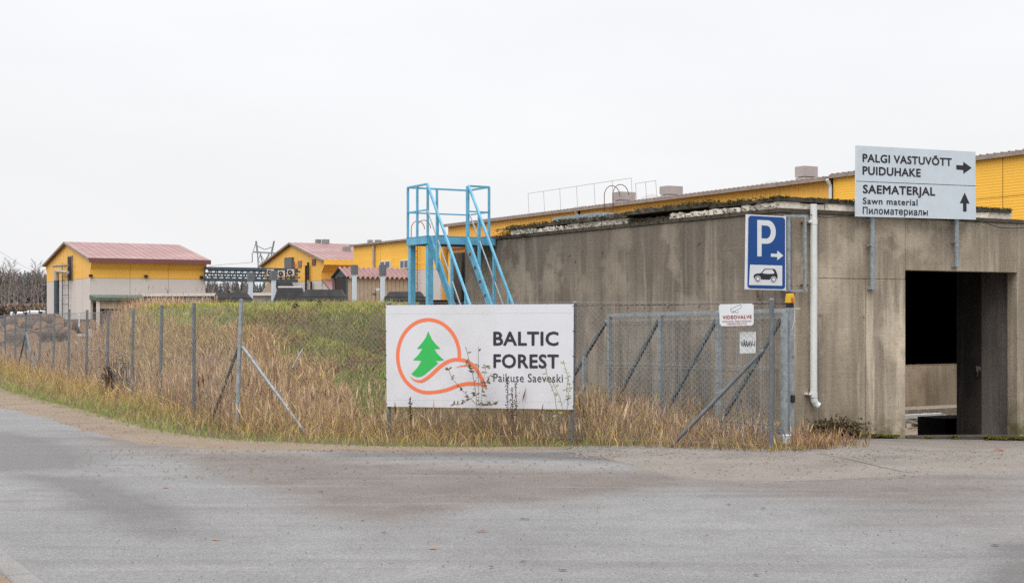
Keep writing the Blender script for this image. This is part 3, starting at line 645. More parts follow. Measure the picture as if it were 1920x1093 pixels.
# ------------------------------------------------------------------ fences
def chain(p, q, z0, z1, gap=.075, r=.0013):
    """diamond wire between two posts, as thin three-sided wires"""
    d = V(q) - V(p); L = d.length; d = d / L; h = z1 - z0; n = int((L + h) / gap); a = []; b = []
    for i in range(n):
        x0 = -h + i * gap
        lo = max(0, -x0); hi = min(h, L - x0)
        if hi > lo: a.append((x0 + lo, lo)); b.append((x0 + hi, hi)); a.append((L - x0 - lo, lo)); b.append((L - x0 - hi, hi))
    a = np.array(a); b = np.array(b); dv = np.array(d[:2]); Z = np.array([p[0], p[1]])
    g = lambda u: np.c_[Z + u[:, :1] * dv, z0 + u[:, 1] + 0 * u[:, 0]]
    lift = np.interp(a[:, 0], [0, L], [p[2], q[2]])
    P = g(a); Q = g(b); P[:, 2] += np.interp(a[:, 0], [0, L], [p[2], q[2]]); Q[:, 2] += np.interp(b[:, 0], [0, L], [p[2], q[2]])
    nn = np.array([-d.y, d.x, 0]); side = np.cross((Q - P) / np.linalg.norm(Q - P, axis=1)[:, None], nn)
    ofs = [side * r * 1.2 - nn * r * .6, -side * r * 1.2 - nn * r * .6, nn * r * 1.2 + 0 * side]
    v = np.stack([P + o for o in ofs] + [Q + o for o in ofs], 1); k = len(P); i = np.arange(k)[:, None] * 6
    f = np.concatenate([i + np.array(c) for c in ((0, 1, 4, 3), (1, 2, 5, 4), (2, 0, 3, 5))])
    return v.reshape(-1, 3), f
def wire_part(name, pieces, parent, m='wire'):
    vs_, fs_, o = [], [], 0
    for v, f in pieces: vs_.append(v); fs_.append(f + o); o += len(v)
    npmesh(name, np.concatenate(vs_) - np.array(parent_loc(parent)), np.concatenate(fs_), MT[m], parent=parent, kind='stuff')
ff = thing('chain_link_fence', 'chain link fence on grey posts across the front, from the corner post to the gate', 'fence', FA)
lean = V((.065, 0, 0))
fposts = [(FA, V((.075, 0, 0)), 1.90), (FA.lerp(FG, .317), V((0, 0, 0)), 1.85), (FA.lerp(FG, .660), V((.05, 0, 0)), 1.85), (FG, V((.01, 0, 0)), 1.88)]
for i, (p, ln, h) in enumerate(fposts):
    z = hz(p.x, p.y); MB().tube(p + UP * (z - .3), p + UP * (z + h) + ln, .031 if i in (0, 3) else .024, n=10).build('post', MT['zinc_dark'] if i else MT['zinc'], ff)
    MB().tube(p + UP * (z + h) + ln, p + UP * (z + h + .03) + ln, .038, .02, n=10).build('post_cap', MT['zinc_dark'], ff)
MB().tube(FG.lerp(FA, .012) + UP * 1.26, FG.lerp(FA, .168) + UP * .0, .026, n=8).build('brace', MT['zinc_dark'], ff)
MB().tube(FA.lerp(FG, .008) + UP * 1.24 + lean * .6, FA.lerp(FG, .15) + UP * .0, .024, n=8).build('brace', MT['zinc'], ff)
wires = [chain(fposts[i][0] + UP * .0, fposts[i + 1][0], .06, 1.86) for i in range(3)]
wire_part('chain_link_mesh', wires, ff)
m = MB()
for z in (1.865, 1.02, .08):
    for i in range(3): m.tube(fposts[i][0] + UP * z + fposts[i][1] * z / 1.9, fposts[i + 1][0] + UP * z + fposts[i + 1][1] * z / 1.9, .003, n=4)
m.build('tension_wire', MT['wire'], ff)
sf = thing('chain_link_fence', 'long chain link fence of leaning grey posts running back beside the road', 'fence', FA)
sp_ = []
for k in range(0, 14):
    p = FA + FS * (2.51 * k); z = hz(p.x, p.y); sp_.append(V((p.x, p.y, z - .012 * k)))
    if k:
        ln = V((R.uniform(-.02, .06), 0, 0)); h = 1.86 + R.uniform(-.04, .05); MB().tube(p + UP * (z - .3), p + UP * (z + h - .012 * k) + ln, .030, n=8).build('post', MT['zinc_dark'], sf)
        if k >= 8: MB().tube(p + UP * (z + h - .012 * k - .0) + ln, p + UP * (z + h + .05 - .012 * k) + ln, .05, n=8).build('post_cap', MT['black'], sf)
MB().tube(FA + UP * 1.24 + lean * .6, FA + FS * 1.5 + UP * .0, .024, n=8).build('brace', MT['zinc_dark'], sf)
for sgn in (-1, 1): MB().tube(FA + FS * 22.6 + UP * 1.2, FA + FS * (22.6 + sgn * 2.0) + UP * .0, .03, n=8).build('brace', MT['zinc_dark'], sf)
wire_part('chain_link_mesh', [chain(sp_[i], sp_[i + 1], .06, 1.82, .085, .0011) for i in range(13)], sf)
m = MB()
for i in range(13):
    for z in (1.83, 1.0, .1):
        a, b = sp_[i] + UP * z, sp_[i + 1] + UP * z; c = (a + b) / 2 - UP * (.05 if z > 1.5 else .01); m.tube(a, c, .004, n=4); m.tube(c, b, .004, n=4)
m.build('tension_wire', MT['wire'], sf)
# number plate hung on the side fence between the 5th and 6th posts
q = FA + FS * (2.51 * 5.62); Yq = q.y
pl = thing('number_plate', 'narrow upright white plate with dark marks on the long side fence', 'sign', q)
c = ray(148, 600, q - FSN * .03, FSN); hh = 25 / 2 / F * c.y; ww = FS * .085
FNP = Face(c + UP * hh + FS * .09, c + UP * hh - FS * .09, c - UP * hh - FS * .09, c - UP * hh + FS * .09, -FSN)
FNP.slab('plate', MT['plate2'], pl, .006)
FNP.poly([(.5, .12), (.8, .28), (.2, .28)], 'mark', MT['ink'], pl)
for vv in (.36, .52): FNP.band([(.5 + .22 * math.sin(a), vv + .065 - .065 * math.cos(a), .03) for a in np.linspace(0, 2 * math.pi, 13)], 'mark', MT['ink'], pl, .4)
for vv in (.7, .76, .84, .9): FNP.band([(.25, vv, .025), (.75, vv, .025)], 'mark', MT['ink'], pl, .4)

# banner
bn = thing('banner', 'big white company banner with orange ring and green fir logo on two fence posts', 'banner', FA.lerp(FG, .5))
off = FN * -.06
P0, P1 = FA + off, FN
tl, tr, br, bl = [ray(x, y, P0, P1) for x, y in ((723, 572), (1075.5, 570), (1074.5, 767.5), (725, 762))]
FB = Face(tl, tr, br, bl, -FN); FB.slab('banner_sheet', MT['banner'], bn, .012)
def z4(x, y):
    u = (x - 82 - 8 * ((y - 75) / 670) * (1 - (x - 82) / 1243)) / (1243 - 11 * ((y - 75) / 670)); t_ = 75 - 5 * u; b_ = 742 + 26 * u; return (u, (y - t_) / (b_ - t_))
HB = 1 / 683.
ring = [(375 + 209 * math.cos(a), 412 - 240 * math.sin(a), 24) for a in np.linspace(-.06, math.pi * 1.5, 60)] + [tuple(q) for q in smooth_path([(375, 652, 24), (430, 648, 24), (500, 634, 24), (575, 607, 25), (640, 595, 26), (700, 597, 24), (738, 603, 16), (768, 629, 1)], 6)]
conv = lambda L: [(*z4(x, y), w * HB) for x, y, w in L]
FB.band(conv(ring), 'logo_ring', MT['orange'], bn, 1.84, .002)
FB.band(conv(smooth_path([(246, 540, 0), (275, 566, 9), (310, 577, 17), (345, 570, 22), (395, 535, 24), (440, 494, 24), (490, 457, 24), (545, 436, 24), (600, 438, 24), (645, 452, 24), (685, 484, 24), (712, 526, 24), (735, 572, 22), (762, 630, 12)], 6)), 'logo_swoosh', MT['orange'], bn, 1.84, .003)
FB.band(conv(smooth_path([(553, 491, 0), (590, 479, 7), (625, 477, 9), (664, 483, 0)], 5)), 'logo_swoosh', MT['orange'], bn, 1.84, .003)
tree = smooth_path([(375, 246), (353, 298), (299, 362)], 5) + smooth_path([(336, 361), (308, 402), (271, 437)], 4) + smooth_path([(329, 440), (303, 484), (262, 526)], 4) + smooth_path([(262, 527), (283, 543), (315, 547), (352, 530), (400, 492), (441, 459)], 5) + smooth_path([(424, 440), (452, 441), (482, 437)], 3) + smooth_path([(482, 437), (445, 405), (416, 366)], 4) + smooth_path([(456, 362), (404, 306), (375, 246)], 5)[:-1]
FB.poly([z4(*q[:2]) for q in tree], 'logo_tree', MT['green'], bn, .004)
def tz(txt, x0, x1, yt, yb, m, bold, sp=1.): u0, v0 = z4(x0, yt); u1, v1 = z4(x1, yb); _, vb = z4((x0 + x1) / 2, yb); _, vt = z4((x0 + x1) / 2, yt); FB.text(txt, u0, u1, vt, vb, m, bn, bold, sp)
tz('BALTIC', 808, 1228, 251, 345, MT['ink'], .030, 1.06); tz('FOREST', 808, 1228, 401, 494, MT['ink'], .030, 1.06); tz('Paikuse Saeveski', 808, 1252, 530, 585, MT['ink'], .002, 1.06)
for v_ in (.085, .93): FB.band([(0, v_, .003), (1, v_ - .003, .003)], 'hem', MT['plate2'], bn, 1.84, .0015)
for i in range(9):
    for v_, s_ in ((0, -1), (1, 1)): MB().tube(FB.p(.01 + i * .1225, v_ - .004 * s_ * -1, .004), FB.p(.008 + i * .1225, v_ + .012 * s_, -.01), .006, n=5).build('cable_tie', MT['black'], bn)
for j in range(5):
    for u_, s_ in ((0, -1), (1, 1)): MB().tube(FB.p(u_ - .003 * s_, .02 + j * .238, .004), FB.p(u_ + .006 * s_, .018 + j * .238, -.01), .006, n=5).build('cable_tie', MT['black'], bn)

# small signs on the fence
def fence_sign(name, label, q, offd):
    c = [ray(x, y, FA + FN * offd, FN) for x, y in q]; t_ = thing(name, label, 'sign', (c[0] + c[2]) / 2); f = Face(*c, -FN); return t_, f
vt_, FV = fence_sign('warning_sign', 'white video surveillance sign with red lettering and camera drawing, tied to the fence', ((1347.5, 570.5), (1413, 569), (1413, 610), (1350, 611.5)), -.05)
FV.slab('plate', MT['plate2'], vt_, .006)
def z8(x, y): return ((x - 155 - 20 * (y - 130) / 360) / 562, (y - 132 + 8 * (x - 155) / 562) / 358)
FV.text('VIDEOVALVE', *[q for q in (z8(200, 0)[0] , .945)], .52, .685, MT['redink'], vt_, .03, 1.1)
FV.text('VÕÕRASTEL TERRITOORIUMIL', .075, .945, .765, .83, MT['redink'], vt_, .012, 1.1); FV.text('VIIBIMINE KEELATUD', .20, .80, .875, .94, MT['redink'], vt_, .012, 1.1)
camo = [(352, 208), (490, 148), (515, 142), (523, 165), (510, 200), (398, 255), (368, 265), (352, 240), (352, 208)]
FV.band([(*z8(x, y), .012) for x, y in camo], 'camera_drawing', MT['ink'], vt_, 1.56)
FV.band([(*z8(x, y), .012) for x, y in [(372, 262), (395, 272), (430, 258), (442, 278), (465, 275), (478, 245)]], 'camera_drawing', MT['ink'], vt_, 1.56)
FV.band([(*z8(x, y), .008) for x, y in [(352, 208), (366, 232), (398, 240), (405, 252)]], 'camera_drawing', MT['ink'], vt_, 1.56)
for u_, v_ in ((.02, .03), (.98, .02), (.98, .97), (.02, .97)): MB().tube(FV.p(u_, v_, .004), FV.p(u_ + (.03 if u_ > .5 else -.03), v_ - .04, -.03), .007, n=5).build('cable_tie', MT['black'], vt_)
gt_, FG2 = fence_sign('gate_number_plate', 'weathered white plate with smudged black letters behind the wire mesh', ((1387, 622), (1417.5, 622), (1417, 662), (1387, 662.5)), .03)
FG2.slab('plate', MT['plate2'], gt_, .006); FG2.text('VÄRAV-1', .06, .95, .42, .69, MT['inkfade'], gt_, .03, .95)

# ------------------------------------------------------------------ sliding gate and its post
gs = -.87
def G(t, z, ds=0): return W(gs + ds, t, z - .018 * (t + 1.12) * (1 if z > .8 else -1) * 0 - .016 * (t + 1.12))
gate = thing('sliding_gate', 'galvanised sliding gate with braced frame and welded mesh, parked beside the bunker wall', 'gate', W(gs, -1.1))
t0, t1 = -1.10, 3.02
MB().beam(G(t0, 1.755), G(t1, 1.755), .05, .05).build('top_rail', MT['zinc'], gate)
MB().beam(G(t0 - .02, .085), G(4.9, .085), .08, .11).build('bottom_rail', MT['zinc'], gate)
MB().beam(G(t0, .2), G(t1, .2), .05, .05).build('lower_rail', MT['zinc'], gate)
c = G(t0 - .05, .085); MB().obox(c, A, B, UP, .08, .1, .13).build('end_cap', MT['plate'], gate, bevel=.01)
vts = [ray(px, 640, W(gs, 0), B) for px in (1143, 1239.5, 1347)]
vts = [st(p.x, p.y)[1] for p in vts]
for t_ in vts + [t0]: MB().beam(G(t_, .14), G(t_, 1.73), .06, .06, up=A).build('upright', MT['zinc'], gate)
def onG(px, py, o=0): return ray(px, py, W(gs + o, 0), B)
for (x0, y0, x1, y1) in ((1465, 598, 1348, 797), (1343, 600, 1243, 782), (1235, 600, 1148, 765), (1137, 602, 1070, 713)):
    MB().beam(onG(x0, y0, .05), onG(x1, y1, .05), .045, .045, up=A).build('diagonal_brace', MT['zinc_dark'], gate)
MB().beam(onG(1095, 668), onG(1095, 770), .05, .05, up=A).build('tail_upright', MT['zinc'], gate)
# welded wire panel with its folded ribs
m = MB(); n = 82
fold = [(.16, 0), (.22, 0), (.27, -.05), (.32, 0), (.95, 0), (1.0, -.05), (1.05, 0), (1.60, 0), (1.65, -.05), (1.70, 0), (1.78, 0)]
for i in range(n):
    t_ = t0 + (t1 - t0) * (i + .5) / n
    for (za, oa), (zb, ob) in zip(fold, fold[1:]): m.tube(G(t_, za, -.04 + oa), G(t_, zb, -.04 + ob), .002, n=3, caps=False)
for z_ in (.22, .27, .32, .47, .62, .78, .95, 1.0, 1.05, 1.2, 1.4, 1.60, 1.65, 1.70): m.tube(G(t0, z_, -.045 - (.05 if z_ in (.27, 1.0, 1.65) else 0)), G(t1, z_, -.045 - (.05 if z_ in (.27, 1.0, 1.65) else 0)), .003, n=3, caps=False)
m.build('welded_mesh', MT['zinc'], gate, kind='stuff')
gpb = ray(1481, 800, W(-.66, 0), B); gpb.z = 0; gpp = V((gpb.x, gpb.y, 0)); sG = st(gpp.x, gpp.y)
gpost = thing('gate_post', 'galvanised square gate post at the bunker corner carrying the beacon', 'post', gpp)
MB().obox(gpp + UP * .86, A, B, UP, .08, .075, 1.86).build('post', MT['zinc'], gpost)
MB().obox(gpp + UP * 1.16 - A * .055 + B * .03, A, B, UP, .02, .05, .02).build('catch', MT['zinc'], gpost)
c = gpp + UP * .60 - A * .06; MB().obox(c, A, B, UP, .04, .05, .10).build('photocell', MT['black'], gpost, bevel=.006)
MB().obox(gpp + UP * 1.78 - A * .02 + B * .09, B, A, UP, .14, .01, .01).build('peg', MT['plate'], gpost)
MB().path([V(p) for p in smooth_path([gpp + UP * 1.76 - A * .05 + B * .03, gpp + UP * 1.62 - A * .06 + B * .02, gpp + UP * 1.5 - A * .05 - B * .01], 4)], .004, 4).build('wire_loop', MT['plate'], gpost)
lc = gpp + UP * 1.79
bea = thing('warning_beacon', 'yellow warning beacon with orange lens on top of the gate post', 'lamp', lc)
MB().obox(lc + UP * .03, A, B, UP, .07, .07, .06).build('base', MT['black'], bea)
q = [(-.05, -.05), (.05, -.05), (.05, .05), (-.05, .05)]
MB().hexa([lc + B * a + A * b + UP * .061 for a, b in q], [lc + B * a * .78 + A * b * .8 + UP * .185 for a, b in q]).build('housing', MT['lamp_y'], bea, bevel=.008)
MB().obox(lc + UP * .10 - A * .05, A, B, UP, .012, .035, .07).build('lens', MT['lamp_o'], bea, bevel=.003)
MB().obox(lc + UP * .185 + B * .06, A, B, UP, .03, .05, .03).build('bracket', MT['rustw'], bea)

# ------------------------------------------------------------------ blue stair tower
N0 = at(802, 442, 25.8); N0.z = 3.17; NB = V((N0.x, N0.y, 0)); DZ = 3.17; WD, DP = 1.42, .86
tw = thing('stair_tower', 'light blue steel stair tower with railings climbing to the bunker roof', 'stairs', V((NB.x, NB.y, hz(NB.x, NB.y))))
def Tw(w, d, z): return NB + B * w + A * d + UP * z
for w_, d_ in ((0.06, .05), (.06, DP - .05)): p = Tw(w_, d_, 0); MB().beam(Tw(w_, d_, hz(p.x, p.y) - .3), Tw(w_, d_, DZ - .16), .105, .105, up=A).build('leg', MT['blue'], tw)
for a_, b_ in (((0, 0), (WD, 0)), ((0, DP), (WD, DP)), ((0, 0), (0, DP)), ((WD, 0), (WD, DP))): MB().beam(Tw(*a_, DZ - .085), Tw(*b_, DZ - .085), .06, .13).build('deck_beam', MT['blue'], tw)
MB().hexa([Tw(-.02, -.02, DZ - .018), Tw(WD, -.02, DZ - .018), Tw(WD, DP + .02, DZ - .018), Tw(-.02, DP + .02, DZ - .018)], [Tw(-.02, -.02, DZ), Tw(WD, -.02, DZ), Tw(WD, DP + .02, DZ), Tw(-.02, DP + .02, DZ)]).build('deck_plate', MT['blue_d'], tw)
ZR = DZ + .96; SWD = .82
for w_, d_ in ((0, 0), (0, DP), (.0, DP * .52), (SWD + .03, 0), (1.30, 0), (.62, DP), (1.30, DP), (.86, .06)): MB().beam(Tw(w_, d_, DZ), Tw(w_, d_, ZR), .038, .038, up=A).build('rail_post', MT['blue'], tw)
for z_ in (ZR, DZ + .48):
    th = .034 if z_ == ZR else .026
    for a_, b_ in (((0, 0), (0, DP)), ((0, DP), (1.30, DP)), ((SWD + .03, 0), (1.30, 0)), ((1.30, 0), (1.30, DP))): MB().beam(Tw(*a_, z_), Tw(*b_, z_), th, th).build('rail', MT['blue'], tw)
SL = 1.33; RUN = 2.15
for w_ in (.03, SWD - .02):
    MB().beam(Tw(w_, -.02, DZ - .05), Tw(w_, -RUN, DZ - .05 - SL * RUN), .045, .15, up=UP).build('stringer', MT['blue_d'] if w_ < .1 else MT['blue'], tw)
for k in range(1, 11):
    d_ = -.02 - RUN * k / 11; z_ = DZ - .05 + SL * d_
    for w_ in (.055, SWD - .045, SWD + .01): MB().obox(Tw(w_, d_, z_), B, A, UP, .014, .065, .05).build('step_bracket', MT['rustw'], tw)
for w_ in (-.01, SWD + .04):
    MB().beam(Tw(w_, 0, ZR), Tw(w_, -RUN, ZR - SL * RUN), .038, .038).build('handrail', MT['blue'], tw); MB().beam(Tw(w_, 0, DZ + .48), Tw(w_, -RUN, DZ + .48 - SL * RUN), .018, .018).build('middle_rail', MT['palerail'], tw)
    for d_ in (-.42, -1.0, -1.55, -2.1): MB().beam(Tw(w_, d_, DZ - .1 + SL * d_), Tw(w_, d_, ZR + SL * d_), .045, .045, up=A).build('rail_post', MT['blue'], tw)
# rusty skip seen under the tower
p = at(842, 572, 27.5); tag(MB().obox(V((p.x - .1, p.y, 1.68)), B, A, UP, .95, .3, .55).obox(V((p.x - .1, p.y, 1.97)), B, A, UP, 1.0, .36, .04).build('steel_trough', MT['dark']), 'dark brown steel trough on the ground behind the blue stair tower', 'trough')

# ------------------------------------------------------------------ the yellow halls behind
HP = V((18.46, 50, 0))
def Hw(t, d, z): return HP + A * t + B * d + UP * z
def ribbed(fn, x0, x1, z0, z1, pitch, depth, name, m, parent, horiz=False):
    """profiled sheet: fn(x, d, z), ribs proud by depth"""
    mb = MB(); L = (z1 - z0) if horiz else (x1 - x0); n = max(1, int(L / pitch)); pr = []
    for i in range(n):
        a = i * L / n; w = L / n
        pr += [(a, 0), (a + w * .55, 0), (a + w * .65, -depth), (a + w * .9, -depth)]
    pr.append((L, 0))
    for (a, da), (b, db) in zip(pr, pr[1:]):
        if horiz: mb.face([fn(x0, da, z0 + a), fn(x1, da, z0 + a), fn(x1, db, z0 + b), fn(x0, db, z0 + b)])
        else: mb.face([fn(x0 + a, da, z0), fn(x0 + b, db, z0), fn(x0 + b, db, z1), fn(x0 + a, da, z1)])
    return mb.build(name, m, parent)
hall = thing('production_hall', 'long yellow metal hall stretching behind the bunker with vents on its roof', 'building', Hw(20, 5, 0))
ZH = 7.42
def panels(t0, t1, z0, z1, step, m, parent, horiz, d=0, pitch=.3, depth=.03):
    n = max(1, round((t1 - t0) / step))
    for i in range(n):
        a = t0 + (t1 - t0) * i / n + .012; b = t0 + (t1 - t0) * (i + 1) / n - .012
        ribbed(lambda x, dd, z: Hw(x, d + dd, z), a, b, z0, z1, pitch, depth, 'cladding_panel', m, parent, horiz)
for za, zb in ((0, 4.0), (4.02, 6.0), (6.02, 7.5)): panels(-8, 9.9, za, zb, 3.0, MT['yellow_r'], hall, True, pitch=.105, depth=.004)
panels(10.0, 29.8, 0, ZH - .02, 6.6, MT['yellow'], hall, False); panels(30.0, 45.7, 0, 5.9, 5.2, MT['yellow'], hall, False); panels(30.0, 45.7, 6.5, ZH - .02, 5.2, MT['yellow'], hall, False)
MB().hexa([Hw(29.95, -.25, 5.9), Hw(45.8, -.25, 5.9), Hw(45.8, .1, 5.9), Hw(29.95, .1, 5.9)], [Hw(29.95, -.02, 6.5), Hw(45.8, -.02, 6.5), Hw(45.8, .1, 6.5), Hw(29.95, .1, 6.5)]).build('red_band', MT['redband'], hall)
MB().hexa([Hw(-8, .08, 0), Hw(45.7, .08, 0), Hw(45.7, 24, 0), Hw(-8, 24, 0)], [Hw(-8, .08, ZH - .02), Hw(45.7, .08, ZH - .02), Hw(45.7, 24, ZH + .4), Hw(-8, 24, ZH + .4)]).build('hall_core', MT['dark'], hall)
for a, b, z, ov_ in ((-8.2, 9.98, ZH + .1, -.12), (10.0, 29.9, ZH, -.3), (29.92, 46.0, ZH, -.22)):
    MB().hexa([Hw(a, ov_, z), Hw(b, ov_, z), Hw(b, 24, z + .4), Hw(a, 24, z + .4)], [Hw(a, ov_, z + .10), Hw(b, ov_, z + .10), Hw(b, 24, z + .5), Hw(a, 24, z + .5)]).build('roof', MT['pink'], hall)
    MB().hexa([Hw(a, ov_ - .06, z - .07), Hw(b, ov_ - .06, z - .07), Hw(b, ov_ - .004, z - .07), Hw(a, ov_ - .004, z - .07)], [Hw(a, ov_ - .06, z + .07), Hw(b, ov_ - .06, z + .07), Hw(b, ov_ - .004, z + .07), Hw(a, ov_ - .004, z + .07)]).build('eave_trim', MT['trim'], hall)
    n = int((b - a) / .33); m = MB()
    for i in range(n): m.tube(Hw(a + (b - a) * (i + .5) / n, ov_ - .05, z + .105), Hw(a + (b - a) * (i + .5) / n, 1.2, z + .12), .035, n=5)
    m.build('roof_rib', MT['trim'], hall, kind='stuff')
for t_ in (9.95, 29.85): MB().tube(Hw(t_, -.1, 1), Hw(t_, -.1, ZH - .3), .075, n=8).tube(Hw(t_, -.1, ZH - .3), Hw(t_, -.3, ZH - .02), .075, n=8).build('downpipe', MT['plate'], hall)
def hall_t(px, d=0):
    u = (px - CX) / F; return ((HP.x + B.x * d) - u * (HP.y + B.y * d)) / (-A.x + u * A.y)
def hall_at(px, py, d): return ray(px, py, Hw(0, d, 0), B)
def boxed(name, label, cat, px0, px1, py0, d, mats, group=None, split=.62):
    ta, tb = hall_t(px1, d), hall_t(px0, d); zt = hall_at((px0 + px1) / 2, py0, d).z; zb = ZH + .08
    r = thing(name, label, cat, Hw((ta + tb) / 2, d, zb), group); w = max(.5, (tb - ta) * .55); c = (ta + tb) / 2
    zs = zb + (zt - zb) * (1 - split)
    MB().hexa([Hw(c - w / 2, d - w / 2 * 1.2, zb), Hw(c + w / 2, d - w / 2 * 1.2, zb), Hw(c + w / 2, d + w * .7, zb), Hw(c - w / 2, d + w * .7, zb)], [Hw(c - w / 2, d - w / 2 * 1.2, zs), Hw(c + w / 2, d - w / 2 * 1.2, zs), Hw(c + w / 2, d + w * .7, zs), Hw(c - w / 2, d + w * .7, zs)]).build('base', mats[0], r)
    w *= 1.06; zs += .03
    MB().hexa([Hw(c - w / 2, d - w / 2 * 1.2, zs), Hw(c + w / 2, d - w / 2 * 1.2, zs), Hw(c + w / 2, d + w * .7, zs), Hw(c - w / 2, d + w * .7, zs)], [Hw(c - w / 2, d - w / 2 * 1.2, zt), Hw(c + w / 2, d - w / 2 * 1.2, zt), Hw(c + w / 2, d + w * .7, zt), Hw(c - w / 2, d + w * .7, zt)]).build('hood', mats[1], r)
boxed('roof_vent', 'pale box vent on the yellow hall roof nearest the direction sign', 'vent', 1496, 1526, 313, 1.2, (MT['vent'], MT['vent']), 'vents on the long hall roof')
boxed('roof_vent', 'pale box vent on the yellow hall roof midway along the eave', 'vent', 1244, 1271, 350, 1.2, (MT['vent'], MT['vent']), 'vents on the long hall roof')
boxed('roof_vent', 'pale box vent on the yellow hall roof beside the red ladder', 'vent', 1156, 1182, 361, 1.2, (MT['vent'], MT['vent']), 'vents on the long hall roof')
def dome(px0, px1, py0, d, label):
    ta, tb = hall_t(px1, d), hall_t(px0, d); zt = hall_at((px0 + px1) / 2, py0, d).z; zb = ZH + .08; r = thing('skylight', label, 'skylight', Hw((ta + tb) / 2, d, zb), 'skylights on the long hall roof')
    zc = zb + (zt - zb) * .45; MB().hexa([Hw(ta, d, zb), Hw(tb, d, zb), Hw(tb, d + 1.6, zb), Hw(ta, d + 1.6, zb)], [Hw(ta, d, zc), Hw(tb, d, zc), Hw(tb, d + 1.6, zc), Hw(ta, d + 1.6, zc)]).build('curb', MT['trim'], r)
    m = MB(); k = 8
    for i in range(k):
        a0, a1 = math.pi * i / k, math.pi * (i + 1) / k; f_ = lambda a, dd: Hw((ta + tb) / 2 - (tb - ta) * .46 * math.cos(a), d + dd, zc + .01 + (zt - zc) * math.sin(a)); m.face([f_(a0, .1), f_(a0, 1.5), f_(a1, 1.5), f_(a1, .1)])
    m.face([Hw((ta + tb) / 2 - (tb - ta) * .46 * math.cos(math.pi * i / k), d + .1, zc + .01 + (zt - zc) * math.sin(math.pi * i / k)) for i in range(k + 1)])
    m.build('dome', MT['dome'], r)
dome(1418, 1467, 339, .8, 'low white skylight dome on the hall roof near the blue parking sign'); dome(1195, 1238, 365, .8, 'low white skylight dome on the hall roof beside a short railing'); dome(1066, 1104, 386, .8, 'low white skylight dome on the hall roof inside the long railing')
def railing(px0, px1, n, d, h, label):
    ta, tb = hall_t(px1, d), hall_t(px0, d); r = thing('roof_railing', label, 'railing', Hw(ta, d, ZH + .1)); z = ZH + .1
    for i in range(n): t_ = ta + (tb - ta) * i / (n - 1); MB().tube(Hw(t_, d, z), Hw(t_ + .12, d, z + h), .011, n=5).build('post', MT['trim'], r)
    for q in (.02, h): MB().tube(Hw(ta + .1, d, z + q), Hw(tb + .1, d, z + q), .011, n=5).build('rail', MT['trim'], r)
railing(992, 1186, 7, .4, 1.3, 'thin long safety railing on the roof of the yellow hall'); railing(1194, 1232, 3, .5, 1.0, 'thin short safety railing by the skylight on the hall roof')
def ladder(name, label, cat, fn, w, z0, z1, m, hoop=True, pitch=.42, rr_=.03):
    """fn(x, d, z): x along the wall, d outwards"""
    r = thing(name, label, cat, fn(0, .2, z0))
    for x in (-w / 2, w / 2):
        P = [fn(x, .2, z0), fn(x, .2, z1)]
        if hoop: P += [fn(x, .2 - .5 * (1 - math.cos(a)), z1 + .55 * math.sin(a)) for a in np.linspace(.3, math.pi, 7)]
        MB().path(P, rr_, 5).build('side_rail', m, r)
    k = int((z1 - z0) / pitch)
    for i in range(1, k): MB().tube(fn(-w / 2, .2, z0 + i * pitch), fn(w / 2, .2, z0 + i * pitch), .022, n=5).build('rung', m, r)
    for f_ in (.2, .75): MB().beam(fn(w / 2, 0, z0 + (z1 - z0) * f_), fn(w / 2, .3, z0 + (z1 - z0) * f_), .04, .04).build('wall_bracket', m, r)
    return r
tl_ = hall_t(1144, -.3); ladder('roof_ladder', 'dark red steel ladder curling over the eave of the long yellow hall', 'ladder', lambda x, d, z: Hw(tl_ + x * 1.6, -d - .2, z), .5, 3.5, ZH + .55, MT['rustw'], True, .42, .022)
# lower wing at the far end
wing = thing('hall_wing', 'lower yellow wing of the hall with pale base and two windows, behind the stair tower', 'building', Hw(52, 3, 0)); ZW = 6.72; tL, tR = 46.1, 60.5
panels(tL, tR, 4.72, ZW, 4.8, MT['yellow_r'], wing, True, d=-.3, pitch=.5, depth=.003)
for i in range(3): a = tL + 4.8 * i; MB().hexa([Hw(a + .01, -.34, 0), Hw(a + 4.79, -.34, 0), Hw(a + 4.79, -.2, 0), Hw(a + .01, -.2, 0)], [Hw(a + .01, -.34, 4.70), Hw(a + 4.79, -.34, 4.70), Hw(a + 4.79, -.2, 4.70), Hw(a + .01, -.2, 4.70)]).build('base_panel', MT['beige'], wing)
MB().hexa([Hw(tL, -.19, 0), Hw(tR, -.29, 0), Hw(tR, 14, 0), Hw(tL, 14, 0)], [Hw(tL, -.29, ZW), Hw(tR, -.29, ZW), Hw(tR, 14, ZW), Hw(tL, 14, ZW)]).build('wing_core', MT['yellow'], wing)
MB().hexa([Hw(tL - .1, -.55, ZW + .003), Hw(tR + .25, -.55, ZW + .003), Hw(tR + .25, 14, ZW + .2), Hw(tL - .1, 14, ZW + .2)], [Hw(tL - .1, -.55, ZW + .13), Hw(tR + .25, -.55, ZW + .13), Hw(tR + .25, 14, ZW + .33), Hw(tL - .1, 14, ZW + .33)]).build('roof', MT['trim'], wing)
t_ = hall_t(701, -.4); MB().tube(Hw(t_, -.42, 2), Hw(t_, -.42, ZW - .1), .09, n=8).build('downpipe', MT['vent'], wing)
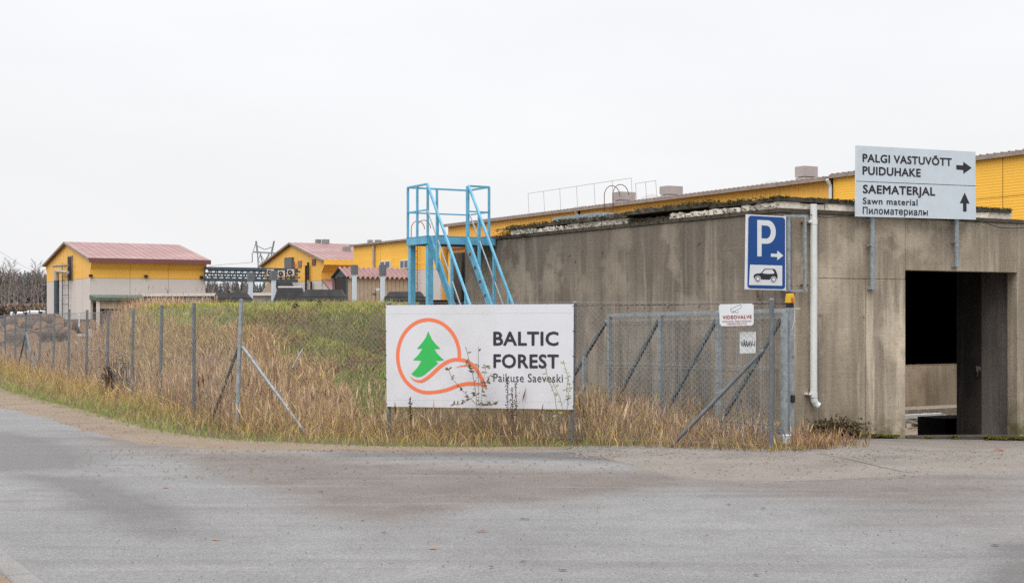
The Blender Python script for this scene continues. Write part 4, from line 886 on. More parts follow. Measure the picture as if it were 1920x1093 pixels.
for px0, px1, y0, y1 in ((712, 731, 490, 505), (750, 765, 488, 504)):
    a, b = hall_t(px1, -.4), hall_t(px0, -.4); zt = hall_at(px0, y0, -.4).z; zb = hall_at(px0, y1, -.4).z
    w_ = MB().hexa([Hw(a, -.40, zb), Hw(b, -.40, zb), Hw(b, -.30, zb), Hw(a, -.30, zb)], [Hw(a, -.40, zt), Hw(b, -.40, zt), Hw(b, -.30, zt), Hw(a, -.30, zt)]).build('window', MT['plate2'], wing)
    for k in range(2):
        a2 = a + (b - a) * (k + .1) / 2; b2 = a + (b - a) * (k + .9) / 2; o = MB().hexa([Hw(a2, -.41, zb + .06), Hw(b2, -.41, zb + .06), Hw(b2, -.39, zb + .06), Hw(a2, -.39, zb + .06)], [Hw(a2, -.41, zt - .06), Hw(b2, -.41, zt - .06), Hw(b2, -.39, zt - .06), Hw(a2, -.39, zt - .06)])
        oo = o.build('pane', MT['glass'], w_)
tl2 = hall_t(778, -.5); ladder('wall_ladder', 'rust orange ladder on the yellow wing seen between the blue tower legs', 'ladder', lambda x, d, z: Hw(tl2 + x * 1.5, -.35 - d, z), .62, 3.0, ZW + .75, MT['rustred'])

def gable_house(name, label, P, T, L, ze, za, flare, zfl, zyb, zg, fas, rmat, fmat='maroon'):
    """corner P at the near right corner of the gable; gable runs back along A for T, long wall runs along B for L"""
    r = thing(name, label, 'building', (P.x, P.y, zg)); f = lambda a, b, z: P + A * a + B * b + UP * z; g0 = .02
    fl = flare
    # long wall: pale base, yellow strip, flared yellow strip under the eave
    n = max(1, round(L / 3)); 
    for i in range(n):
        b0, b1 = L * i / n + .012, L * (i + 1) / n - .012
        MB().hexa([f(0, b0, zg), f(0, b1, zg), f(.15, b1, zg), f(.15, b0, zg)], [f(0, b0, zyb - .02), f(0, b1, zyb - .02), f(.15, b1, zyb - .02), f(.15, b0, zyb - .02)]).build('base_panel', MT['beige'], r)
        m = MB(); q = [(0, zyb), (0, zfl), (-fl, ze - .0)]
        for (a0, z0), (a1, z1) in zip(q, q[1:]): m.hexa([f(a0, b0, z0), f(a0, b1, z0), f(a0 + .12, b1, z0), f(a0 + .12, b0, z0)], [f(a1, b0, z1), f(a1, b1, z1), f(a1 + .12, b1, z1), f(a1 + .12, b0, z1)])
        m.build('cladding_panel', MT['yellow'], r)
    # gable: pale base and yellow flared pentagon in strips
    n = max(2, round(T / 2.7))
    def top(a): return ze + (za - ze) * (1 - abs((a - T / 2) / (T / 2 + fl)))
    for i in range(n):
        a0, a1 = T * i / n + .012, T * (i + 1) / n - .012
        m = MB().face([f(a0, 0, zg), f(a0, 0, zyb - .02), f(a1, 0, zyb - .02), f(a1, 0, zg)]); m.build('base_panel', MT['beige'], r)
        pt = [(a0, zyb), (a1, zyb)]
        if i == n - 1: pt += [(T, zyb), (T, zfl), (T + fl, ze)]
        else: pt += [(a1, top(a1) - .02)]
        if i < n / 2 <= i + 1 and n % 2: pt += [(T / 2, za - .02)]
        if i == 0: pt = [(0, zyb)] + pt[1:] if n > 1 else pt; pt += [(-fl, ze), (0, zfl)]
        else: pt += [(a0, top(a0) - .02)]
        MB().face([f(a, -.004, z) for a, z in pt]).build('cladding_panel', MT['yellow'], r)
    MB().hexa([f(.16, .02, zg), f(.16, L, zg), f(T, L, zg), f(T, .02, zg)], [f(.16, .02, ze), f(.16, L, ze), f(T, L, ze), f(T, .02, ze)]).build('core', MT['dark'], r)
    rt = .14; ob = .25
    for sgn in (0, 1):
        e = -fl - .1 if not sgn else T + fl + .1; zz = ze - .02
        m = MB().hexa([f(e, -ob, zz), f(e, L + ob, zz), f(T / 2, L + ob, za), f(T / 2, -ob, za)], [f(e, -ob, zz + rt), f(e, L + ob, zz + rt), f(T / 2, L + ob, za + rt), f(T / 2, -ob, za + rt)]); ro = m.build('roof', rmat, r)
        k = int(L / .55); m = MB()
        for i in range(k): b_ = L * (i + .5) / k; m.beam(f(e, b_, zz + rt + .01), f(T / 2, b_, za + rt + .01), .025, .02)
        m.build('seam', rmat, ro, kind='stuff')
    MB().hexa([f(-fl - .14, -ob, ze - .02 - fas * .6), f(-fl - .14, L + ob, ze - .02 - fas * .6), f(-fl - .104, L + ob, ze - .02 - fas * .6), f(-fl - .104, -ob, ze - .02 - fas * .6)], [f(-fl - .14, -ob, ze + fas * .4), f(-fl - .14, L + ob, ze + fas * .4), f(-fl - .104, L + ob, ze + fas * .4), f(-fl - .104, -ob, ze + fas * .4)]).build('fascia', MT[fmat], r)
    for a0, a1, z0, z1 in ((-fl, T / 2, ze, za), (T / 2, T + fl, za, ze)): MB().beam(f(a0, -ob - .03, z0 + .06), f(a1, -ob - .03, z1 + .06), .05, .16).build('verge_trim', MT['trim'], r)
    return r, f
P1_ = at(170, 590, 105); P1_.z = 0
b1, f1 = gable_house('saw_shed', 'yellow and beige shed with faded red roof, standing alone at the left', P1_, 16.4, 8.9, 5.85, 7.45, .45, 5.13, 4.49, -1, .32, MT['pink'])
def gpx(px, f, P, T):                                                  # distance along a gable for a picture column
    u = (px - CX) / F; return (P.x - u * P.y) / (-A.x + u * A.y)
def onf(px, py, P, off=0): return ray(px, py, P - B * off, B)
def rect_on(P, px0, px1, y0, y1, off, th, name, m, parent):
    a, b = gpx(px1, None, P, 0), gpx(px0, None, P, 0); z1 = onf((px0 + px1) / 2, y0, P).z; z0 = onf((px0 + px1) / 2, y1, P).z; q = lambda t_, o, z: P + A * t_ - B * o + UP * z
    return MB().hexa([q(a, off + th, z0), q(b, off + th, z0), q(b, off, z0), q(a, off, z0)], [q(a, off + th, z1), q(b, off + th, z1), q(b, off, z1), q(a, off, z1)]).build(name, m, parent)
fr_ = rect_on(P1_, 128, 137, 480, 526, .02, .05, 'door_frame', MT['trim'], b1); rect_on(P1_, 129.2, 135.8, 482, 525, .07, .02, 'door', MT['dark'], fr_)
fn1 = lambda x, d, z: P1_ + A * (gpx(130, None, P1_, 0) + x) - B * d + UP * z
t130 = gpx(127.5, None, P1_, 0)
ladder('wall_ladder', 'tall dark ladder on the gable of the yellow and beige shed at the left', 'ladder', lambda x, d, z: P1_ + A * (t130 + x * 2.6) - B * d + UP * z, .9, .3, 5.9, MT['bridge'], False, .75)
duct = thing('extraction_duct', 'thick dark blue duct rising beside the shed ladder and bending into the gable', 'duct', P1_ + A * gpx(118, None, P1_, 0))
tq = gpx(118, None, P1_, 0); q = lambda t_, o, z: P1_ + A * t_ - B * o + UP * z
MB().tube(q(tq, .5, 0), q(tq, .5, 4.5), .21, n=12).build('shaft', MT['bridge'], duct); MB().tube(q(tq, .5, 4.5), q(tq, .5, 5.3), .19, n=12).build('collar', MT['vent'], duct)
MB().tube(q(tq, .5, 5.25), q(gpx(139, None, P1_, 0), .5, 5.05), .13, n=10).build('branch', MT['vent'], duct); MB().tube(q(tq + 1.2, .5, 5.7), q(gpx(139, None, P1_, 0), .5, 5.6), .1, n=8).build('branch', MT['trim'], duct)
for px, py in ((170, 517), (274, 518), (378, 520)): c = ray(px, py, P1_ - A * .1, A); MB().obox(c, B, A, UP, .24, .2, .2).build('wall_lamp', MT['dark'], b1)
can = thing('loading_canopy', 'green edged canopy over a dark loading bay at the shed wall', 'canopy', P1_ - A * 1.5)
def fr1(b, a, z): return P1_ + B * b - A * a + UP * z
MB().hexa([fr1(-.1, 2.2, 2.75), fr1(4.6, 2.2, 2.75), fr1(4.6, .02, 2.85), fr1(-.1, .02, 2.85)], [fr1(-.1, 2.2, 2.98), fr1(4.6, 2.2, 2.98), fr1(4.6, .02, 3.2), fr1(-.1, .02, 3.2)]).build('canopy_roof', MT['greentrim'], can)
MB().hexa([fr1(.15, 1.9, 2.15), fr1(4.5, 1.9, 2.15), fr1(4.5, 1.8, 2.15), fr1(.15, 1.8, 2.15)], [fr1(.15, 1.9, 2.74), fr1(4.5, 1.9, 2.74), fr1(4.5, 1.8, 2.74), fr1(.15, 1.8, 2.74)]).build('header', MT['beige2'], can)
MB().hexa([fr1(.15, .3, -.5), fr1(4.5, .3, -.5), fr1(4.5, .05, -.5), fr1(.15, .05, -.5)], [fr1(.15, .3, 2.6), fr1(4.5, .3, 2.6), fr1(4.5, .05, 2.6), fr1(.15, .05, 2.6)]).build('bay_opening', MT['dark'], can)
MB().beam(fr1(.1, 1.95, -.5), fr1(.1, 1.95, 2.74), .22, .22, up=A).build('post', MT['beige'], can)
P2_ = at(603, 590, 115); P2_.z = 0
b2, f2 = gable_house('gabled_hall', 'big yellow gabled hall with pink roof and dark shuttered door in its gable', P2_, 13.8, 10.5, 6.08, 7.85, 1.0, 5.2, 4.55, -1, .42, MT['pink'], 'yellow')
fr_ = rect_on(P2_, 535, 551, 483, 505, .02, .08, 'shutter_frame', MT['bridge'], b2); rect_on(P2_, 536.5, 549.5, 485, 505, .11, .03, 'shutter', MT['zinc_dark'], fr_)
rect_on(P2_, 560, 566, 489, 501, .02, .06, 'louvre', MT['pink'], b2); rect_on(P2_, 586, 592.5, 486, 497, .02, .06, 'louvre', MT['maroon'], b2)
for px, y0, y1, mm in ((555, 491, 527, 'redband'), (582, 492, 525, 'dark'), (578, 498, 545, 'dark'), (588, 528, 545, 'dark')):
    rect_on(P2_, px - .8, px + .8, y0, y1, .15, .12, 'wall_pipe', MT[mm], b2)
# lean-tos of the gabled hall
m = MB(); q = lambda t_, o, z: P2_ + A * t_ - B * o + UP * z
ta = gpx(455, None, P2_, 0); tb = gpx(508, None, P2_, 0); tc_ = gpx(546, None, P2_, 0); zb = onf(508, 527, P2_).z
m.hexa([q(tc_, .2, -1), q(ta + 3, .2, -1), q(ta + 3, -2, -1), q(tc_, -2, -1)], [q(tc_, .2, zb), q(tb, .2, zb), q(tb, -2, zb), q(tc_, -2, zb)]).build('side_annex', MT['beige2'], b2)
MB().hexa([q(tc_, .35, zb + .01), q(tb - .3, .35, zb + .01), q(tb - .3, -2, zb + .01), q(tc_, -2, zb + .01)], [q(tc_, .35, zb + .22), q(tb - .3, .35, zb + .22), q(tb - .3, -2, zb + .22), q(tc_, -2, zb + .22)]).build('annex_roof', MT['yellow'], b2)
MB().hexa([f2(-2.6, .0, 3.3), f2(-2.6, 5, 3.3), f2(-.05, 5, 4.5), f2(-.05, 0, 4.5)], [f2(-2.6, .0, 3.42), f2(-2.6, 5, 3.42), f2(-.05, 5, 4.66), f2(-.05, 0, 4.66)]).build('lean_to_roof', MT['pink'], b2)
MB().face([f2(-2.5, .1, -1), f2(-2.5, .1, 3.3), f2(-.02, .1, 4.5), f2(-.02, .1, -1)]).build('lean_to_wall', MT['beige'], b2)
a0 = gpx(543, None, P2_, 0); MB().beam(q(a0, .6, 4.5), q(a0 - 2.4, .7, 2.6), 1.2, .8).build('chute', MT['dark'], b2)
for k, (px0, px1, y0, y1, d_, lb) in enumerate([(605, 616, 449, 460, 9, 'shiny roof cowl on the pink roof close to the ridge'), (644, 656, 463, 477, 3.5, 'shiny roof cowl low on the pink roof slope'), (592, 601, 449, 457, 10, 'pale box cowl behind the ridge of the pink roof'), (690, 698, 450, 460, 12, 'open barred cowl behind the wing roof'), (704, 714, 450, 459, 12.5, 'pale box cowl behind the wing roof, right of the barred one')]):
    Y = 118 + d_ * .5; c0, c1 = at(px0, y1 + 2, Y), at(px1, y0, Y); r = thing('roof_cowl', lb, 'vent', ((c0.x + c1.x) / 2, Y, c0.z), 'cowls on the far roofs'); w = c1.x - c0.x; cc = (c0 + c1) / 2; h = c1.z - c0.z
    MB().obox(V((cc.x, Y, c0.z + h * .12)), B, A, UP, w * .9, w * .9, h * .3).build('base', MT['maroon'], r); MB().obox(V((cc.x, Y, c0.z + h * .65)), B, A, UP, w, w, h * .7).build('hood', MT['galv'], r)

# beige shed with corrugated pink roof
PS = at(652, 590, 85); PS.z = 0; f = lambda b, a, z: PS + B * b + A * a + UP * z
sh = thing('small_shed', 'small beige board shed with wavy pink roof and dark open end behind the mound', 'shed', PS)
nb = 16; LS = 4.3
for i in range(nb): b0 = LS * i / nb; MB().hexa([f(b0 + .01, .01 * (i % 2), 0), f(b0 + LS / nb - .01, .01 * (i % 2), 0), f(b0 + LS / nb - .01, .1, 0), f(b0 + .01, .1, 0)], [f(b0 + .01, .01 * (i % 2), 4.03), f(b0 + LS / nb - .01, .01 * (i % 2), 4.03), f(b0 + LS / nb - .01, .1, 4.03), f(b0 + .01, .1, 4.03)]).build('board', MT['beige2'], sh)
MB().hexa([f(.02, .12, 0), f(LS, .12, 0), f(LS, 2.2, 0), f(.02, 2.2, 0)], [f(.02, .12, 4.0), f(LS, .12, 4.0), f(LS, 2.2, 4.0), f(.02, 2.2, 4.0)]).build('shed_core', MT['dark'], sh)
MB().face([f(-.0, 0, 4.03), f(0, 1.15, 4.55), f(0, 2.3, 4.03)]).build('gable_board', MT['bridge'], sh)
for p_, q_ in (((0, -.15, 4.0), (0, 1.15, 4.6)), ((0, 1.15, 4.6), (0, 2.45, 4.0)), ((0, .02, 0), (0, .02, 4.0)), ((0, 2.2, 0), (0, 2.2, 4.0))): MB().beam(f(-.06 + p_[0], *p_[1:]), f(-.06 + q_[0], *q_[1:]), .08, .1).build('frame', MT['bridge'], sh)
m = MB(); n = 84; q = [(-.15 + (LS + .3) * i / n, .09 * math.sin(i / n * 2 * math.pi * 14)) for i in range(n + 1)]
for (b0, d0), (b1_, d1) in zip(q, q[1:]): m.face([f(b0, -.22, 3.98 + d0), f(b1_, -.22, 3.98 + d1), f(b1_, 1.15, 4.62 + d1), f(b0, 1.15, 4.62 + d0)]); m.face([f(b0, 1.15, 4.62 + d0), f(b1_, 1.15, 4.62 + d1), f(b1_, 2.5, 3.98 + d1), f(b0, 2.5, 3.98 + d0)])
m.build('corrugated_roof', MT['pink'], sh)
lp = thing('flood_lamp', 'small white flood lamp on a thin post in front of the beige shed', 'lamp', f(1.6, -.6, 0)); MB().tube(f(1.6, -.6, 0), f(1.6, -.6, 3.3), .03, n=6).build('post', MT['bridge'], lp); MB().obox(f(1.7, -.65, 3.25), B, A, UP, .22, .15, .16).build('head', MT['plate'], lp); MB().obox(f(1.5, -.65, 2.95), B, A, UP, .2, .12, .12).build('box', MT['bridge'], lp)

# white posts with grey boxes, hatches, low wall, pipe bridge, fans
for px, y0, y1, lb in ((470, 511, 527, 'white post with grey top box at the left, before the pipe bridge'), (513, 508, 525, 'white post with grey top box in front of the fan units'), (664.5, 497, 515, 'white post with grey top box at the left end of the beige shed'), (717.5, 497, 517, 'white post with grey top box at the middle of the beige shed')):
    Y = 58; p = at(px, 590, Y); zt, zb = EYE + (590 - y0) / F * Y, EYE + (590 - y1) / F * Y; r = thing('marker_post', lb, 'post', (p.x, Y, 2.0), 'white posts on the mound')
    MB().obox(V((p.x, Y, (1.6 + zb) / 2)), B, A, UP, .15, .15, zb - 1.6).build('post', MT['plate'], r); MB().obox(V((p.x, Y, (zt + zb) / 2 + .003)), B, A, UP, .25, .2, zt - zb).build('box', MT['zinc_dark'], r)
for px0, px1, y0, Y, lb in ((398, 472, 549, 54, 'low dark bitumen hatch at the left end of the mound top'), (514, 574, 540, 57, 'dark bitumen hatch with a pale strip on top behind a white post'), (563, 652, 543, 50, 'broad dark bitumen hatch left of the beige shed'), (720, 800, 547, 50, 'dark bitumen hatch beside the blue tower legs')):
    a, b = at(px0, 590, Y), at(px1, 590, Y); zt = EYE + (590 - y0) / F * Y; w = b.x - a.x; c = V(((a.x + b.x) / 2, Y, 0)); o = w / 2; i_ = o * .72
    lid = MB().hexa([c + V((-o, -o * .5, 2.22)), c + V((o, -o * .5, 2.22)), c + V((o, o * .6, 2.22)), c + V((-o, o * .6, 2.22))], [c + V((-i_, -o * .3, zt)), c + V((i_, -o * .3, zt)), c + V((i_, o * .4, zt)), c + V((-i_, o * .4, zt))])
    r = thing('roof_hatch', lb, 'hatch', c + UP * 2, 'dark hatches on the mound'); lid.build('sloped_lid', MT['lid'], r); MB().obox(c + UP * 2.1 + V((0, o * .05, 0)), V((1, 0, 0)), V((0, 1, 0)), UP, w * .94, w * .5, .5).build('curb', MT['lid'], r)
    if 'pale' in lb: MB().obox(c + UP * (zt + .04), V((1, 0, 0)), V((0, 1, 0)), UP, w * .72, w * .25, .06).build('cap', MT['plate2'], r)
lw = thing('low_wall', 'long low concrete wall with a pale cap along the back of the mound', 'wall', at(430, 560, 62)); a, b = at(272, 590, 66), at(604, 590, 62); a.z = b.z = 0
for nm, z0, z1, th, mm in (('wall_body', -.3, 2.56, .25, 'conc_in'), ('wall_cap', 2.565, 2.70, .36, 'beige')):
    for i in range(5): p, q_ = a.lerp(b, i / 5 + .001), a.lerp(b, (i + 1) / 5 - .001); MB().obox((p + q_) / 2 + UP * (z0 + z1) / 2, b - a, (b - a).cross(UP), UP, (q_ - p).length, th, z1 - z0).build(nm, MT[mm], lw)
pb = thing('pipe_bridge', 'dark steel pipe bridge running between the shed and the gabled hall', 'bridge', at(470, 515, 112))
pa, pq = at(384, 590, 109), at(558, 590, 113); pa.z = pq.z = 0
zt, zm, zb = 5.35, 4.95, 4.46
for z_, th, dy in ((zt, .22, 0), (zt - .12, .14, 1.2), (zb, .26, 0), (zm, .16, 0), (zm - .2, .12, 1.2)): MB().beam(pa + UP * z_ + V((0, dy, 0)), pq + UP * z_ + V((0, dy, 0)), .2, th).build('pipe', MT['bridge'], pb)
n = 15
for i in range(n):
    p, q_ = pa.lerp(pq, i / n), pa.lerp(pq, (i + 1) / n); MB().beam(p + UP * zb, q_ + UP * zt, .07, .08).build('diagonal', MT['bridge'], pb); MB().beam(p + UP * zb, p + UP * zt, .08, .09, up=A).build('upright', MT['bridge'], pb)
for px, py, lb in ((507, 511, 'round dark fan in a pale box, leftmost of the three on the pipe bridge'), (527.5, 513.5, 'round dark fan in a pale box, middle and lowest of the three'), (545, 511, 'round dark fan in a pale box nearest the yellow gable')):
    c = at(px, py, 107); r = thing('fan_unit', lb, 'fan', c, 'fan units on the pipe bridge'); MB().obox(c, V((1, .2, 0)), V((-.2, 1, 0)), UP, .52, .4, .50).build('casing', MT['beige'], r)
    MB().tube(c + V((-.02, -.24, 0)), c + V((-.02, -.20, 0)), .19, n=16).build('fan_opening', MT['dark'], r); MB().tube(c + V((-.02, -.26, 0)), c + V((-.02, -.243, 0)), .06, n=8).build('hub', MT['vent'], r)
    MB().beam(c - UP * .25, c - UP * .8, .08, .08, up=A).build('stand', MT['bridge'], r)
# power pylon
Y = 330; r = thing('power_pylon', 'distant lattice power pylon with two raised horns and a crossarm', 'pylon', at(498, 590, Y))
def py_(px, y, d=0): return at(px, y, Y + d)
for x0, x1 in ((480, 483), (514, 509)):
    MB().beam(py_(x0, 452), py_(x1, 475), .35, .35, up=A).build('horn', MT['pylon'], r)
for (x0, y0), (x1, y1), w in (((474, 472.5), (519, 475), .35), ((482, 461), (496, 468), .18), ((496, 468), (512, 463), .18), ((474, 473), (480, 455), .12), ((483, 475), (485, 520), .22), ((488, 475), (496, 510), .22), ((509, 475), (507, 520), .22), ((505, 475), (497, 490), .22), ((484, 503), (497, 488), .16), ((496, 503), (484, 488), .14), ((484, 488), (489, 475), .14), ((496, 490), (488, 476), .14), ((497, 490), (505, 478), .14)):
    MB().beam(py_(x0, y0), py_(x1, y1), w, w, up=A).build('lattice_bar', MT['pylon'], r)
MB().tube(py_(473, 474), py_(473, 492), .15, n=6).build('insulator', MT['vent'], r)
wl = [py_(473, 492), at(420, 496, 345), at(392, 499, 350)]
tag(MB().path(wl, .06, 4).path([at(-60, 452, 200), at(0, 472, 230), at(45, 500, 260), at(90, 520, 300)], .022, 4).build('power_line', MT['pylon']), 'thin power wires crossing the pale sky behind the far buildings', 'power line')

# ------------------------------------------------------------------ log pile and wrapped packs
LG = 'logs in the pile behind the side fence'
def make_log(r, L):
    t_ = thing('log', 'bark covered log lying in the heap behind the long side fence', 'log', (0, 0, 0), LG); n = 14; k = 5; mb = MB()
    for j in range(k):
        for i in range(n): a = 2 * math.pi * i / n; rr = r * (1 - .06 * j / k) * R.uniform(.93, 1.07); mb.v.append(V((math.cos(a) * rr, (j / (k - 1) - .5) * L, math.sin(a) * rr)))
    for j in range(k - 1): mb.f += [(j * n + i, j * n + (i + 1) % n, (j + 1) * n + (i + 1) % n, (j + 1) * n + i) for i in range(n)]
    mb.build('bark', MT['bark'], t_, smooth=True)
    for y in (-1, 1): MB().tube(V((0, y * (L / 2 - .02), 0)), V((0, y * (L / 2 + .01), 0)), r * .96, n=n).build('cut_end', MT['cut'], t_)
    return t_
protos = [make_log(.31, 3.2), make_log(.25, 2.8), make_log(.37, 3.0)]; used = [False] * 3
def put_log(px, py, Y, k, rz, tilt=0):
    c = at(px, py, Y); rz *= .62
    if not used[k]: o = protos[k]; o.location = c; o.rotation_euler = (0, 0, rz); used[k] = True
    else: o = dup(protos[k], c, rz)
    o.rotation_euler = (tilt, 0, rz)
for px, py, Y, k, rz in [(5, 612, 64, 2, .15), (-18, 625, 62, 2, 1.3), (30, 604, 66, 1, .9), (22, 622, 62, 2, .5), (40, 629, 60, 0, 1.25), (46, 607, 68, 2, -.25), (62, 615, 64, 2, .9), (75, 606, 66, 0, 1.4), (85, 628, 60, 0, .35), (68, 632, 58, 1, -.8), (90, 617, 63, 1, 1.1), (100, 611, 66, 1, 1.5), (112, 613, 66, 0, 1.7), (122, 608, 70, 1, 1.2), (135, 610, 70, 1, .3), (100, 628, 60, 1, 1.45), (18, 636, 57, 0, 1.5), (58, 597, 72, 1, 1.3), (82, 600, 72, 0, 1.2), (142, 607, 74, 1, 1.55), (118, 622, 62, 1, .7), (3, 630, 58, 1, .5)]: put_log(px, py, Y, k, rz)
for px0, px1, y0, y1, lb in ((23, 53, 584.5, 593.5, 'white wrapped timber pack behind the logs, the longer flat one'), (54, 82, 582, 593.5, 'white wrapped timber pack behind the logs, nearest the shed wall')):
    Y = 76; a, b = at(px0, y1, Y), at(px1, y0, Y); c = (a + b) / 2; r = thing('timber_pack', lb, 'timber pack', (c.x, Y, a.z), 'wrapped timber packs'); w, h = b.x - a.x, b.z - a.z
    MB().obox(V((c.x, Y, c.z)), V((1, .15, 0)), V((-.15, 1, 0)), UP, w, 1.1, h).build('wrapping', MT['wrap'], r, bevel=.06); MB().obox(V((c.x, Y, a.z - .9)), V((1, .15, 0)), V((-.15, 1, 0)), UP, w * .96, 1.0, 1.75).build('timber', MT['cut'], r)
    for k in (-.3, .3): MB().obox(V((c.x + k * w, Y + k * w * .15, c.z)), V((1, .15, 0)), V((-.15, 1, 0)), UP, .05, 1.14, h + .03).build('strap', MT['zinc_dark'], r)

# ------------------------------------------------------------------ far trees
def birch(h, seed):
    rr = random.Random(seed); t_ = thing('birch_tree', 'x', 'tree', (0, 0, 0)); tr = MB(); cr_ = MB(); n = 7
    pts = [V((rr.uniform(-.15, .15) * i / n * 2, rr.uniform(-.15, .15) * i / n * 2, h * i / n)) for i in range(n + 1)]
    for i in range(n): tr.tube(pts[i], pts[i + 1], .21 * (1 - i / n * .85), .21 * (1 - (i + 1) / n * .85), n=6, caps=False)
    def branch(p, d, L, r, lev):
        q_ = p + d * L; (tr if lev == 0 else cr_).tube(p, q_, r, r * .5, n=3, caps=False)
        if lev < 2:
            for _ in range((6, 5)[lev]):
                f_ = rr.uniform(.3, 1); dd = (d + V((rr.gauss(0, .5), rr.gauss(0, .5), rr.gauss(.12, .35)))).normalized(); branch(p + d * L * f_, dd, L * rr.uniform(.35, .6), r * .5, lev + 1)
    for i in range(20):
        f_ = rr.uniform(.3, .98); k = min(n - 1, int(f_ * n)); p = pts[k].lerp(pts[k + 1], f_ * n - k); a = rr.uniform(0, 6.28); el = rr.uniform(.4, 1.0); d = V((math.cos(a) * math.cos(el), math.sin(a) * math.cos(el), math.sin(el)))
        branch(p, d, h * .24 * (1.15 - f_ * .7), .04, 0)
    tr.build('trunk', MT['birchbark'], t_, smooth=True); cr_.build('crown', MT['twig'], t_); return t_
def spruce(h, seed):
    rr = random.Random(seed); t_ = thing('conifer_tree', 'x', 'tree', (0, 0, 0)); MB().tube((0, 0, 0), (0, 0, h * .95), .2, .03, n=6).build('trunk', MT['trunk'], t_); m = MB()
    z = h * .12
    while z < h * .99:
        f_ = z / h; rad = (1 - f_) ** .75 * h * .2 * rr.uniform(.7, 1.15) + .12
        for i in range(13):
            a = rr.uniform(0, 6.28); L = rad * rr.uniform(.6, 1.15); d = V((math.cos(a), math.sin(a), rr.uniform(-.45, .15))); s_ = V((-d.y, d.x, 0)) * L * .2; p = V((0, 0, z + rr.uniform(-.1, .1)))
            for k in range(3): o = p + d * L * (.25 + .25 * k); m.face([o - s_ * rr.uniform(.6, 1.3) + UP * rr.uniform(-.2, .1), o + s_ * rr.uniform(.6, 1.3) + UP * rr.uniform(-.2, .1), o + d * L * .4 + UP * rr.uniform(-.25, .1)])
        z += h * .028
    m.build('crown', MT['spruce'], t_); return t_
bp = [birch(11, 3), birch(10, 8), birch(12, 15)]; spp = [spruce(9.5, 4), spruce(8.5, 9)]; first = {}
LB = {'b': 'bare birch with pale trunk in the far wood at the left', 's': 'dark conifer in the far wood at the left behind the birches', 'c': 'dark conifer in the far wood seen under the pipe bridge', 'd': 'bare birch with pale trunk in the far wood seen under the pipe bridge'}
GB = {'b': 'birches of the far left wood', 's': 'conifers of the far left wood', 'c': 'conifers under the pipe bridge', 'd': 'birches under the pipe bridge'}
def plant(pr, kind, px, Y, top):
    o = pr if pr.name not in first else dup(pr, (0, 0, 0)); first[pr.name] = 1; p = at(px, 590, Y); h0 = {'b': (11, 10, 12), 's': (9.5, 8.5)}
    base = (11, 10, 12)[bp.index(pr)] if pr in bp else (9.5, 8.5)[spp.index(pr)]; h = EYE + (590 - top) / F * Y; o.location = (p.x, Y, 0); k = h / base; o.scale = (k, k, k); o.rotation_euler = (0, 0, R.uniform(0, 6)); o['label'] = LB[kind]; o['group'] = GB[kind]
for i, (px, top) in enumerate([(18, 492), (9, 500), (4, 496), (-8, 498), (28, 503), (32, 508), (65, 494), (60, 505), (72, 508), (79, 510), (45, 512), (25, 515), (-25, 495), (-45, 500)]): plant(bp[i % 3], 'b', px, 205 + (i * 37) % 40, top)
for i, (px, top) in enumerate([(0, 503), (12, 510), (22, 512), (38, 509), (47, 507), (52, 509), (58, 510), (63, 506), (70, 511), (77, 514), (84, 512), (90, 513), (33, 512), (-12, 500), (-30, 505), (96, 515), (43, 513), (67, 512), (6, 508), (17, 511), (27, 510), (55, 511), (74, 512), (-4, 506), (87, 515)]): plant(spp[i % 2], 's', px, 250 + (i * 29) % 45, top)
for i in range(26): plant(spp[i % 2], 'c', 378 + i * 5.2 + R.uniform(-2, 2), 255 + (i * 31) % 50, 523 + R.uniform(-2, 9))
for i in range(6): plant(bp[i % 3], 'd', 388 + i * 16 + R.uniform(-5, 5), 240 + (i * 7) % 20, 516 + R.uniform(0, 8))

